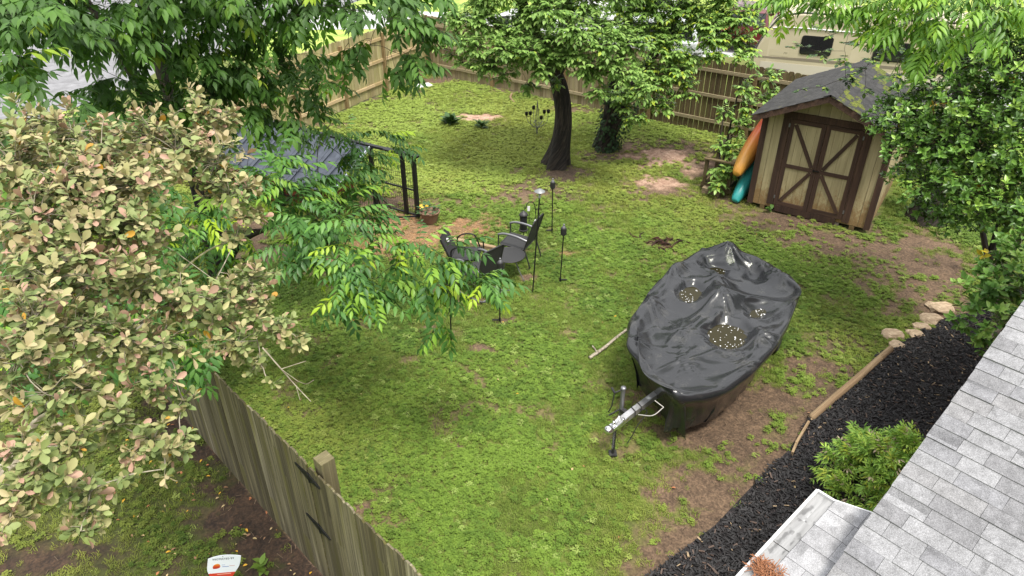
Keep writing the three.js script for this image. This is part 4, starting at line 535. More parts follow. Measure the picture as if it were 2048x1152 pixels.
// ---------------------------------------------------------------- garden seats, table, torches, lamp, feeder
const sling = std({ map: tex(64, 64, (u, v, x, y) => { const q = 26 + 22 * ((x + y) % 2) + 12 * hash2(x, y, 3); return [q, q, q * 1.02]; }, true, 30, 30), roughness: 0.75 });
function chair(label, pos, turn, o = {}) { // faces +x
  const t = thing('patio_chair', label, 'chair', pos, turn, o.group), W = 0.24, back = o.recline ?? 0.35, m = o.metal ?? M.darkMetal;
  const bl = o.backLen ?? 0.58, bt = V(-0.24 - Math.sin(back) * bl, 0.42 + Math.cos(back) * bl, 0), sf = V(0.24, 0.43, 0), sb = V(-0.24, 0.4, 0);
  part('seat', [bar(sb, sf, 2 * W - 0.02, 0.012, V(0, 1, 0))], sling, t); part('seat_frame', [-1, 1].flatMap((s) => [tube([V(sb.x, sb.y, s * W), V(sf.x, sf.y, s * W)], 0.014, 8)]).concat([rod([sf.x, sf.y, -W], [sf.x, sf.y, W], 0.014, 8), rod([sb.x, sb.y, -W], [sb.x, sb.y, W], 0.012, 8)]), m, t);
  part('backrest', [bar(V(sb.x, sb.y + 0.02, 0), bt, 2 * W - 0.02, 0.012, V(1, 0, 0))], sling, t); part('back_frame', [tube([V(sb.x, sb.y, -W), V(bt.x, bt.y - 0.03, -W), V(bt.x, bt.y, -W + 0.03), V(bt.x, bt.y, W - 0.03), V(bt.x, bt.y - 0.03, W), V(sb.x, sb.y, W)], 0.014, 8)], m, t);
  part('label_tag', [bar(V(bt.x + 0.1, bt.y - 0.14, 0.06), V(bt.x + 0.08, bt.y - 0.085, 0.06), 0.04, 0.03, V(1, 0, 0))], M.white, t);
  for (const s of [-1, 1]) { const z = s * (W + 0.02);
    if (o.loops) part('armrest', [tube(spline([V(-0.22, 0.42, z), V(-0.2, 0.6, z), V(-0.05, 0.68, z), V(0.1, 0.66, z), V(0.2, 0.44, z)], 16), 0.014, 8)], m, t);
    else part('armrest', [tube(spline([V(-0.3, 0.6, z), V(-0.1, 0.65, z), V(0.16, 0.66, z), V(0.27, 0.62, z)], 10), (q) => 0.022, 8)], M.greyMetal, t);
    part('leg', [tube(spline(o.rocker ? [V(0.26, 0.62, z), V(0.24, 0.3, z), V(0.3, 0.05, z), V(0.0, 0.015, z), V(-0.35, 0.05, z), V(-0.5, 0.12, z)] : [V(0.26, 0.62, z), V(0.27, 0.3, z), V(0.26, 0.03, z), V(0.1, 0.012, z), V(-0.3, 0.012, z), V(-0.36, 0.05, z), V(-0.26, 0.4, z)], 20), 0.013, 8)], o.legM ?? m, t);
  }
  part('stretcher', [rod([-0.33, 0.02, -W - 0.02], [-0.33, 0.02, W + 0.02], 0.012, 8)], o.legM ?? m, t); return t;
}
chair('grey sling patio chair facing left beside the tall lamp post', [0.1, 0, -11.42], Math.atan2(0.42, -0.907) + 0.0, { recline: 0.3 });
chair('dark sling rocking chair turned with its back to the table', [-0.58, 0, -10.34], 2.36, { rocker: true, recline: 0.25, legM: M.greyMetal });
{ const c = chair('black chair with looped arms facing the table beside the straw', [-0.82, 0, -10.95], -0.15, { loops: true, backLen: 0.42, recline: 0.4, metal: M.blackMetal }); }
{
  const t = thing('side_table', 'round dark mesh side table between the patio chairs', 'table', [-0.05, 0, -10.83]);
  part('tabletop', lathe([[0, 0.45], [0.24, 0.45], [0.27, 0.445], [0.285, 0.452], [0.28, 0.46], [0.262, 0.459], [0, 0.457]], 36), sling, t); part('rim', [new THREE.TorusGeometry(0.28, 0.01, 8, 36).rotateX(Math.PI / 2).translate(0, 0.453, 0)], M.darkMetal, t);
  for (let k = 0; k < 4; k++) { const a = k * Math.PI / 2 + 0.6; part('leg', [tube(spline([V(Math.cos(a) * 0.1, 0.44, Math.sin(a) * 0.1), V(Math.cos(a) * 0.2, 0.22, Math.sin(a) * 0.2), V(Math.cos(a) * 0.33, 0.01, Math.sin(a) * 0.33)], 10), 0.009, 6)], M.greyMetal, t); }
}
function torch(label, x, z, h, lx, lz, foot) {
  const t = thing('garden_torch', label, 'torch', [x, 0, z]), top = V(lx, h, lz), at = (y) => V(lx * y / h, y, lz * y / h);
  part('pole', [tube([V(0, 0, 0), at(h - 0.2)], 0.011, 8)], M.blackMetal, t);
  const y = h - 0.22, c = at(y), g = [lathe([[0, 0], [0.02, 0], [0.042, 0.018], [0.046, 0.03], [0.046, 0.135], [0.042, 0.15], [0.03, 0.16], [0, 0.16]], 18, [c.x, c.y, c.z])];
  for (let k = 0; k < 12; k++) { const a = k / 12 * 6.283; g.push(bx(0.007, 0.11, 0.012, 0.047, y + 0.083, 0).rotateY(a).translate(c.x, 0, c.z)); }
  const can = part('canister', g, M.darkMetal, t); part('cap', lathe([[0.03, 0.16], [0.02, 0.185], [0.012, 0.19], [0.014, 0.2], [0.018, 0.207], [0.012, 0.22], [0, 0.222]], 14, [c.x, c.y, c.z]), M.greyMetal, can);
  if (foot) part('foot_step', [bx(0.13, 0.008, 0.035, -0.06 * foot, 0.05, 0), tube([V(0, 0, 0), V(0, 0.09, 0)], 0.018, 8)], M.blackMetal, t);
}
torch('black garden torch farthest back, below the curved tree trunk', 0.81, -12.6, 1.17, -0.02, 0, 1);
torch('black garden torch right of the lamp post', 0.86, -10.65, 1.15, 0.03, 0, -1);
torch('black garden torch in front of the round mesh table', -0.2, -9.37, 1.2, 0.02, 0, 1);
torch('black garden torch with its head hidden by hanging leaves', -0.95, -8.81, 1.15, 0.03, 0, 0);
{
  const t = thing('garden_lamp', 'tall thin lamp post with small cone-capped light', 'lamp post', [0.36, 0, -10.29]);
  part('pole', [tube([V(0, 0, 0), V(0.06, 1.2, -0.05), V(0.085, 1.76, -0.08)], 0.012, 8)], M.blackMetal, t);
  const h = part('lamp_head', lathe([[0, 0], [0.018, 0.0], [0.022, 0.03], [0.014, 0.04], [0.038, 0.125], [0.03, 0.13], [0, 0.13]], 16, [0.087, 1.75, -0.082]), std({ color: lin(0.35, 0.36, 0.36), roughness: 0.25 }), t);
  part('cap', lathe([[0.088, 0.118], [0.09, 0.124], [0.05, 0.15], [0.015, 0.17], [0, 0.172]], 20, [0.087, 1.75, -0.082]), std({ color: lin(0.2, 0.21, 0.21), roughness: 0.4, metalness: 0.3 }), h);
  const s = thing('feeder_stand', 'black shepherd hook stand behind the grey chair', 'hook stand', [0.38, 0, -12.2]);
  part('hook', [tube([V(0.08, 0, 0), V(0.08, 0.62, 0)].concat(spline([V(0.08, 0.66, 0), V(0.03, 0.84, 0), V(-0.07, 0.86, 0.03), V(-0.13, 0.74, 0.08)], 12)), 0.008, 6), tube(spline([V(0.1, 0, 0), V(0.14, 0.4, 0), V(0.15, 0.6, 0), V(0.1, 0.72, 0), V(0.07, 0.62, 0)], 14), 0.007, 6), tube([V(-0.05, 0, 0), V(-0.05, 0.7, 0)], 0.007, 6)], M.blackMetal, s);
  part('tag', [bx(0.05, 0.1, 0.006, -0.06, 0.72, 0.01)], M.white, s);
  const f = thing('bird_feeder', 'black cylindrical bird feeder hanging behind the chair arm', 'bird feeder', [0.22, 0.33, -12.0]);
  part('body', lathe([[0, 0.04], [0.07, 0.04], [0.072, 0.05], [0.072, 0.34], [0, 0.34]], 20), std({ color: lin(0.012, 0.012, 0.014), roughness: 0.35 }), f);
  part('lid', lathe([[0, 0.44], [0.02, 0.43], [0.025, 0.41], [0.06, 0.395], [0.085, 0.36], [0.086, 0.34], [0.074, 0.335], [0, 0.335]], 20), M.darkMetal, f);
  part('tray', lathe([[0, 0], [0.06, 0], [0.088, 0.02], [0.09, 0.045], [0.08, 0.05], [0, 0.045]], 20), M.darkMetal, f);
  part('hanger', [tube(spline([V(0, 0.43, 0), V(0.02, 0.5, 0), V(0, 0.56, 0)], 8), 0.004, 5), tube([V(0, 0, 0), V(0.0, -0.33, 0)], 0.008, 6)], M.blackMetal, f);
  single('border_timber', [bar(V(-1.22, 0.05, -12.2), V(-0.32, 0.05, -11.8), 0.09, 0.09)], M.log[0], 'weathered square timber edging the straw patch', 'timber');
}
{ // wire candle stand pushed into the clover
  const t = thing('candle_stand', 'curly wire candle stand with black cups left of the curved trunk', 'candle stand', [0.69, 0, -18.6]);
  const st = []; for (let k = 0; k < 4; k++) { const a = k * 1.57 + 0.4; st.push(tube(spline([V(0, 0.05, 0), V(Math.cos(a) * 0.05, 0.3, Math.sin(a) * 0.05), V(Math.cos(a) * 0.035, 0.6, Math.sin(a) * 0.035), V(0, 0.92, 0)], 14), 0.007, 5)); } st.push(rod([0, 0, 0], [0, 0.2, 0], 0.018)); part('stem', st, M.greyMetal, t);
  for (let k = 0; k < 6; k++) { const a = k * 1.047 + 0.2, c = Math.cos(a), s = Math.sin(a), y = k % 2 ? 0.5 : 0.6; const arm = part('arm', [tube(spline([V(0, 0.18, 0), V(c * 0.12, 0.22, s * 0.12), V(c * 0.26, 0.34, s * 0.26), V(c * 0.3, y, s * 0.3)], 14), 0.007, 5), tube(spline([V(c * 0.05, 0.3, s * 0.05), V(c * 0.16, 0.36, s * 0.16), V(c * 0.17, 0.26, s * 0.17), V(c * 0.11, 0.25, s * 0.11)], 10), 0.005, 5)], M.greyMetal, t); part('cup', lathe([[0, 0], [0.03, 0.0], [0.045, 0.02], [0.045, 0.09], [0.038, 0.09], [0.034, 0.02], [0, 0.02]], 14, [c * 0.3, y, s * 0.3]), M.blackMetal, arm); }
  single('stone_slab', [new RoundedBoxGeometry(0.52, 0.05, 0.42, 2, 0.012)], std({ map: tex(64, 64, (u, v) => 214 + 30 * fbm(u * 6, v * 6, 3, 631) - 15), roughness: 0.6 }), 'white square slab lying in the grass near the far corner', 'slab', null, [-2.95, 0.03, -23.35]).rotation.y = 0.5;
  const rt = []; for (let i = 0; i < 16; i++) { const a = rr(0, 6.28), L = rr(0.15, 0.42), c = V(2.85 + rr(-0.3, 0.3), 0.03, -12.06 + rr(-0.2, 0.2)); rt.push(tube(spline([c, c.clone().add(V(Math.cos(a) * L * 0.5, rr(0.02, 0.08), Math.sin(a) * L * 0.5)), c.clone().add(V(Math.cos(a + 0.4) * L, 0.01, Math.sin(a + 0.4) * L))], 6), (q) => 0.022 * (1 - 0.7 * q), 5)); }
  single('rotten_stump', rt, std({ map: M.bark.map, color: lin(1.4, 0.62, 0.45), roughness: 0.95 }), 'rotten reddish root remains in the grass behind the tarpaulin', 'roots');
  single('bark_stick', [tube(spline([V(1.35, 0.03, -22.6), V(1.3, 0.05, -22.1), V(1.42, 0.04, -21.6)], 8), 0.035, 6)], M.log[0], 'pale stick lying by the back fence left of the curved tree', 'stick').position.set(-1.35, 0, 0.2);
}
{ // yard sign: words and emblem as printed
  const cv = document.createElement('canvas'); cv.width = 512; cv.height = 420; const x = cv.getContext('2d'); x.fillStyle = '#dfe3ea'; x.fillRect(0, 0, 512, 420); x.fillStyle = '#3c4148'; x.font = 'bold 42px sans-serif'; x.textAlign = 'center'; x.fillText('PROTECTED BY', 262, 92); x.beginPath(); x.arc(262, 38, 7, 0, 7); x.fill();
  const gr = x.createLinearGradient(0, 150, 0, 240); gr.addColorStop(0, '#f0b03a'); gr.addColorStop(0.5, '#c8501e'); gr.addColorStop(1, '#a01c1c'); x.fillStyle = gr; x.beginPath(); x.moveTo(92, 238); x.quadraticCurveTo(86, 196, 122, 170); x.quadraticCurveTo(170, 140, 196, 170); x.quadraticCurveTo(206, 226, 160, 236); x.quadraticCurveTo(120, 246, 92, 238); x.fill();
  x.fillStyle = '#8d9cc4'; x.font = '30px sans-serif'; x.textAlign = 'left'; x.fillRect(220, 178, 46, 9); x.fillRect(222, 206, 90, 14); x.fillStyle = '#c49a9a'; x.fillRect(318, 200, 74, 10); x.fillStyle = '#c8402c'; x.fillRect(0, 318, 512, 110); x.fillStyle = '#e6b0a0'; x.fillRect(128, 336, 190, 12);
  const map = new THREE.CanvasTexture(cv); map.colorSpace = THREE.SRGBColorSpace;
  const t = thing('yard_sign', 'white and red security yard sign on a stake beside the front fence', 'sign', [-2.83, 0, -4.42], 0.1);
  const s = new THREE.Shape(); s.moveTo(-0.14, -0.2); s.quadraticCurveTo(-0.19, -0.12, -0.175, -0.03); s.lineTo(-0.145, 0.085); s.quadraticCurveTo(0, 0.15, 0.17, 0.095); s.quadraticCurveTo(0.15, -0.02, 0.1, -0.08); s.quadraticCurveTo(0.05, -0.16, 0.02, -0.2); s.closePath();
  const g = new THREE.ExtrudeGeometry(s, { depth: 0.006, bevelEnabled: false }), p = g.attributes.position, uv = g.attributes.uv; for (let i = 0; i < uv.count; i++) uv.setXY(i, (p.getX(i) + 0.185) / 0.36, (p.getY(i) + 0.18) / 0.31);
  const pl = part('panel', g, std({ map, roughness: 0.45 }), t, [0, 0.5, 0]); pl.rotation.x = -0.12; part('stake', [rod([0, 0, -0.012], [0, 0.44, -0.012], 0.008)], M.greyMetal, t);
}
// ---------------------------------------------------------------- kayaks on edge against the shed, railed planter
{
  const hull = (len, beam, deep, col) => { const NS = 40, NR = 20, P = [], C = [], I = []; for (let i = 0; i <= NS; i++) { const s = i / NS, x = s * len, k = Math.pow(Math.sin(Math.PI * clamp(s, 0.004, 0.996)), 0.5), rock_ = 0.09 * Math.pow(Math.abs(2 * s - 1), 2.4); for (let j = 0; j < NR; j++) { const a = j / NR * 6.283, ca = Math.cos(a), sa = Math.sin(a); const up = ca > 0 ? Math.pow(ca, 0.8) : -Math.pow(-ca, 0.9); const keel = 1 + 0.18 * Math.max(0, -ca) * Math.abs(sa); P.push(x, sa * beam / 2 * k * keel, up * deep / 2 * (0.35 + 0.65 * k) - rock_ * -1 * 0.6); const c = col(s); C.push(...c); } }
    for (let i = 0; i < NS; i++) for (let j = 0; j < NR; j++) { const a = i * NR + j, b = i * NR + (j + 1) % NR, c = a + NR, d = b + NR; I.push(a, b, c, b, d, c); } for (const e of [0, NS]) for (let j = 1; j < NR - 1; j++) e ? I.push(e * NR, e * NR + j, e * NR + j + 1) : I.push(0, j + 1, j);
    const g = new THREE.BufferGeometry(); g.setAttribute('position', new THREE.Float32BufferAttribute(P, 3)); g.setAttribute('color', new THREE.Float32BufferAttribute(C, 3)); g.setAttribute('uv', new THREE.Float32BufferAttribute(new Float32Array(P.length / 3 * 2), 2)); g.setIndex(I); g.computeVertexNormals(); return g; };
  const km = () => std({ vertexColors: true, roughness: 0.36 });
  const mk = (label, len, beam, deep, col, pos, tilt, pitch, cm) => { const t = thing('kayak', label, 'kayak', pos, Math.atan2(0.827, 0.62)); const h = part('hull', hull(len, beam, deep, col), km(), t); h.rotation.set(tilt, 0, pitch, 'YZX'); const r = new THREE.Mesh(new THREE.TorusGeometry(0.2, 0.018, 8, 28), cm); r.name = 'cockpit_rim'; r.scale.set(2.1, 0.9, 1); r.position.set(len * 0.5, 0, deep * 0.42); h.add(shade(r)); };
  // local x runs back along the shed wall
  mk('orange and red kayak leaning on edge against the shed wall', 2.9, 1.0, 0.4, (s) => s < 0.45 ? mix3([0.62, 0.3, 0.055], [0.55, 0.075, 0.035], sstep(0.05, 0.45, s)) : mix3([0.55, 0.075, 0.035], [0.35, 0.02, 0.025], sstep(0.45, 0.9, s)), [4.76, 0.74, -13.98], 0.3, 0.3, M.rubber);
  mk('teal kayak on edge under the orange one beside the shed', 2.9, 0.84, 0.38, () => [0.03, 0.3, 0.29], [4.84, 0.1, -14.0], 0.25, 0.24, M.rubber);
  const t = thing('wooden_planter', 'weathered railed wooden planter frame left of the kayaks', 'planter', [4.38, 0, -14.78], Math.atan2(-0.52, 0.85)); const m = woodSet([120, 106, 76], [64, 52, 34], [92, 94, 50], 0.6, 661, [[0.9, 0.88, 0.82], [0.65, 0.62, 0.54]]);
  for (const [x, z] of [[0, 0], [0.56, 0], [0, -0.9], [0, -1.75], [0.56, -1.75]]) part('post', bx(0.075, 0.72, 0.075, x, 0.38, z), m[1], t);
  for (const [a, b] of [[[-0.06, 0, 0.02], [0.64, 0, 0.02]], [[0, 0, 0.0], [0, 0, -1.8]], [[0.56, 0, 0], [0.56, 0, -1.8]], [[0, 0, -1.75], [0.56, 0, -1.75]]]) { part('rail', bar(V(a[0], 0.75, a[2]), V(b[0], 0.75, b[2]), 0.1, 0.03), m[0], t); part('rail', bar(V(a[0], 0.12, a[2]), V(b[0], 0.12, b[2]), 0.04, 0.14), m[1], t); }
  single('edging_block', [new RoundedBoxGeometry(0.42, 0.16, 0.16, 1, 0.015)], std({ map: tex(64, 64, (u, v) => mix3([90, 78, 60], [150, 132, 104], fbm(u * 7, v * 7, 3, 641))), roughness: 0.95 }), 'mossy concrete block below the planter frame', 'block', null, [4.5, 0.07, -14.5]).rotation.y = -0.55;
}
// ---------------------------------------------------------------- camper trailer and cars beyond the back fence
{
  const T = thing('camper_trailer', 'beige camper trailer with curved nose behind the back fence', 'camper', [8.39, -0.08, -23.54], Math.atan2(-0.395, 0.92)); // x along the side, z towards the yard
  const beige = std({ map: tex(128, 128, (u, v) => mix3([172, 162, 136], [190, 180, 156], fbm(u * 4, v * 4, 4, 651)), true, 0.4, 0.4), roughness: 0.4 }), W = 2.2;
  const side = (o) => { const s = new THREE.Shape(); s.moveTo(-0.34 + o, 0.5 + o); s.lineTo(6.2 - o, 0.5 + o); s.lineTo(6.2 - o, 2.25 - o); s.quadraticCurveTo(6.1, 2.42 - o, 5.8, 2.42 - o); s.lineTo(0.9, 2.42 - o); s.quadraticCurveTo(0.25, 2.36 - o, -0.02 + o, 1.92); s.quadraticCurveTo(-0.4 + o, 1.3, -0.42 + o, 0.9); s.closePath(); return s; };
  const g = new THREE.ExtrudeGeometry(side(0), { depth: W, bevelEnabled: true, bevelSize: 0.06, bevelOffset: -0.06, bevelThickness: 0.06, bevelSegments: 4, curveSegments: 16 }); g.translate(0, 0, -W); part('body', g, beige, T);
  const rw = (name, x0, y0, x1, y1, r, z, d, mat, p = T) => { const s = new THREE.Shape(); s.moveTo(x0 + r, y0); s.lineTo(x1 - r, y0); s.quadraticCurveTo(x1, y0, x1, y0 + r); s.lineTo(x1, y1 - r); s.quadraticCurveTo(x1, y1, x1 - r, y1); s.lineTo(x0 + r, y1); s.quadraticCurveTo(x0, y1, x0, y1 - r); s.lineTo(x0, y0 + r); s.quadraticCurveTo(x0, y0, x0 + r, y0); const q = new THREE.ExtrudeGeometry(s, { depth: d, bevelEnabled: false }); q.translate(0, 0, z); return part(name, q, mat, p); };
  for (const [a, b] of [[0.98, 1.92], [3.12, 4.1]]) { const w = rw('window', a, 1.2, b, 1.78, 0.09, 0.055, 0.03, M.blackMetal); rw('pane', a + 0.03, 1.23, b - 0.03, 1.75, 0.07, 0.084, 0.006, M.glassDark, w); }
  const stripe = std({ color: lin(0.2, 0.17, 0.13), roughness: 0.4 }); part('stripe', [extrude([[-0.38, 0.98], [6.1, 0.98], [6.1, 1.07], [1.2, 1.07], [-0.3, 1.03]], 0.006).translate(0, 0, 0.058)], stripe, T);
  part('skirt_panel', [bx(6.2, 0.3, 0.01, 2.95, 0.72, 0.062)], std({ color: lin(0.5, 0.46, 0.38), roughness: 0.45 }), T); part('roof_trim', [tube(spline([V(-0.44, 0.8, 0.02), V(-0.4, 1.2, 0.02), V(-0.05, 1.92, 0.02), V(0.3, 2.3, 0.02), V(0.9, 2.44, 0.02)], 24).concat([V(5.8, 2.44, 0.02)]), 0.025, 8)], std({ color: lin(0.06, 0.06, 0.06), roughness: 0.5 }), T);
  part('lower_trim', [tube(spline([V(-0.4, 1.92, 0.075), V(0.4, 1.98, 0.075), V(2, 1.98, 0.075), V(6, 1.96, 0.075)].map((v, i) => i ? v : V(0.05, 1.94, 0.07)), 20), 0.018, 6)], M.white, T);
  part('bumper_tube', [tube(spline([V(-0.3, 0.62, 0.15), V(0.3, 0.68, 0.3), V(0.72, 0.66, 0.3), V(0.8, 0.5, 0.3), V(0.8, 0.3, 0.3)], 22), 0.03, 8)], M.blackMetal, T);
  for (const x of [3.2, 4.0]) { part('wheel', [new THREE.TorusGeometry(0.24, 0.1, 10, 24).translate(x, 0.34, -0.05), new THREE.CylinderGeometry(0.16, 0.16, 0.1, 16).rotateX(Math.PI / 2).translate(x, 0.34, -0.03)], M.rubber, T); }
  const cv = document.createElement('canvas'); cv.width = 256; cv.height = 96; const x = cv.getContext('2d'); x.clearRect(0, 0, 256, 96); x.fillStyle = 'rgb(181,171,146)'; x.fillRect(0, 0, 256, 96); x.fillStyle = '#b3aa94'; x.fillRect(74, 34, 50, 16); x.fillRect(132, 40, 44, 12); x.fillStyle = '#3c3a36'; x.font = 'italic 46px serif'; x.fillText('rn', 186, 60);
  const lt = new THREE.CanvasTexture(cv); lt.colorSpace = THREE.SRGBColorSpace; const lg = new THREE.PlaneGeometry(0.6, 0.2); part('lettering', lg.translate(0.12 + 0.25, 1.18, 0.064), std({ map: lt, roughness: 0.4 }), T);
}
function car(name, label, cat, pos, turn, paint, o = {}) { // x forward, z to its right
  const t = thing(name, label, cat, pos, turn), L = o.L ?? 4.6, H = o.H ?? 1.65, W = 1.84, pm = phys({ color: lin(...paint), roughness: 0.32, clearcoat: 0.8, clearcoatRoughness: 0.08 });
  const s = new THREE.Shape(); const w1 = 0.2 * L, w2 = 0.8 * L, r = 0.37; s.moveTo(0.02, 0.35); s.lineTo(w1 - r, 0.3); s.absarc(w1, 0.34, r, Math.PI, 0, true); s.lineTo(w2 - r, 0.3); s.absarc(w2, 0.34, r, Math.PI, 0, true); s.lineTo(L - 0.02, 0.38); s.quadraticCurveTo(L + 0.03, 0.7, L - 0.08, 0.86); s.quadraticCurveTo(L * 0.9, 0.98, L * 0.73, 1.02); s.lineTo(0.06, 1.04); s.quadraticCurveTo(-0.04, 0.7, 0.02, 0.35);
  const b = new THREE.ExtrudeGeometry(s, { depth: W - 0.2, bevelEnabled: true, bevelSize: 0.1, bevelOffset: -0.1, bevelThickness: 0.1, bevelSegments: 5, curveSegments: 12 }); b.translate(0, 0, -(W - 0.2) / 2); part('body', b, pm, t);
  const cab = [[0.06, 1.0], [L * 0.74, 1.0], [L * 0.57, H - 0.06], [L * 0.5, H], [0.42, H], [0.22, H - 0.1]]; const cg = extrude(cab, W - 0.32, 0.08).translate(0, 0, -(W - 0.32) / 2), p = cg.attributes.position; for (let i = 0; i < p.count; i++) p.setZ(i, p.getZ(i) * (1 - 0.17 * clamp((p.getY(i) - 1) / (H - 1)))); cg.computeVertexNormals(); part('cabin', cg, pm, t);
  const zw = (y) => (W / 2 - 0.075) * (1 - 0.17 * (y - 1) / (H - 1)) + 0.006, win = (pts) => [-1, 1].map((sg) => { const g = new THREE.BufferGeometry(), P = [], I = []; pts.forEach(([x, y]) => P.push(x, y, sg * zw(y))); for (let i = 1; i < pts.length - 1; i++) sg > 0 ? I.push(0, i, i + 1) : I.push(0, i + 1, i); g.setAttribute('position', new THREE.Float32BufferAttribute(P, 3)); g.setIndex(I); g.computeVertexNormals(); return g; });
  for (const pts of [[[0.22, 1.06], [L * 0.26, 1.06], [L * 0.26, H - 0.12], [0.4, H - 0.14]], [[L * 0.28, 1.06], [L * 0.46, 1.06], [L * 0.46, H - 0.12], [L * 0.28, H - 0.12]], [[L * 0.48, 1.06], [L * 0.69, 1.06], [L * 0.57, H - 0.14], [L * 0.48, H - 0.12]]]) for (const g of win(pts)) part('window', g, M.glassDark, t);
  part('windscreen', [bar(V(L * 0.735, 1.05, 0), V(L * 0.59, H - 0.08, 0), W - 0.42, 0.012, V(1, 1, 0))], M.glassDark, t); part('rear_window', [bar(V(0.05, 1.08, 0), V(0.2, H - 0.12, 0), W - 0.5, 0.05, V(1, 0, 0))], M.glassDark, t);
  for (const sg of [-1, 1]) { part('tail_light', [new RoundedBoxGeometry(0.12, 0.16, 0.2, 2, 0.03).translate(0.05, 0.9, sg * (W / 2 - 0.14))], phys({ color: lin(0.5, 0.02, 0.02), roughness: 0.15, clearcoat: 1 }), t); part('headlight', [new RoundedBoxGeometry(0.2, 0.14, 0.3, 2, 0.03).translate(L - 0.14, 0.78, sg * (W / 2 - 0.22))], M.chrome, t); part('mirror', [new RoundedBoxGeometry(0.1, 0.12, 0.18, 2, 0.03).translate(L * 0.67, 1.1, sg * (W / 2 + 0.06))], pm, t); }
  for (const x of [w1, w2]) for (const sg of [-1, 1]) { const w = part('wheel', [new THREE.TorusGeometry(0.25, 0.09, 10, 24).translate(x, 0.34, sg * (W / 2 - 0.1))], M.rubber, t); part('rim', [new THREE.CylinderGeometry(0.2, 0.2, 0.14, 20).rotateX(Math.PI / 2).translate(x, 0.34, sg * (W / 2 - 0.1))], M.greyMetal, w); }
  part('bumper', [new RoundedBoxGeometry(0.14, 0.2, W - 0.1, 2, 0.05).translate(-0.01, 0.48, 0)], pm, t); return t;
}
{
  const back = Math.atan2(-0.395, 0.92) + Math.PI; // heading left along the drive
  car('parked_car', 'silver white estate car with red tail light beyond the back fence', 'car', [7.0, -0.088, -26.4], back, [0.5, 0.52, 0.55], { L: 4.7, H: 1.66 });
  car('parked_car', 'white car farther left behind the curved tree crown', 'car', [2.2, -0.088, -28.4], back, [0.6, 0.61, 0.62], { L: 4.5, H: 1.5 });
  car('parked_car', 'white van farther up the drive behind the silver estate car', 'car', [7.6, -0.1, -33.2], back, [0.8, 0.8, 0.8], { L: 5, H: 1.8 });
  car('parked_car', 'dark red car beside the silver estate car', 'car', [9.1, -0.088, -28.4], Math.atan2(0.92, 0.395), [0.1, 0.006, 0.012], { L: 4.5, H: 1.62 });
}
// ---------------------------------------------------------------- trees and shrubs
function leaflets(n, w, len, droop, tipOnly) { // compound leaf of total length 1 along +x
  const L = [], rach = []; const y = (x) => -droop * x * x; for (let i = 0; i <= 6; i++) rach.push(V(i / 6, y(i / 6), 0)); L.push(tube(rach, (t) => 0.008 - 0.004 * t, 3, false));
  const one = (x, ang, s, dn) => { const g = leafGeo(w, 0.05, 0.2, 0.6); g.scale(s, s, s); g.rotateX(0); g.rotateZ(-dn); g.rotateY(ang); g.translate(x, y(x), 0); return g; };
  const pairs = Math.floor((n - 1) / 2); for (let i = 0; i < pairs; i++) { const x = 0.22 + 0.68 * i / (pairs - 1 || 1), s = len * (0.8 + 0.3 * Math.sin(Math.PI * (i + 1) / (pairs + 1))); for (const sg of [1, -1]) L.push(one(x, sg * rr(0.75, 1.1), s * rr(0.9, 1.1), rr(0.25, 0.75))); }
  L.push(one(1, 0, len, 0.5)); const g = join(L.map((q) => { q.computeVertexNormals(); return q; })); return g;
}
const oneLeaf = (w, fold, droop, tip, ob) => leafGeo(w, fold, droop, tip, ob).toNonIndexed();
const _b = V(0, 0, 0);
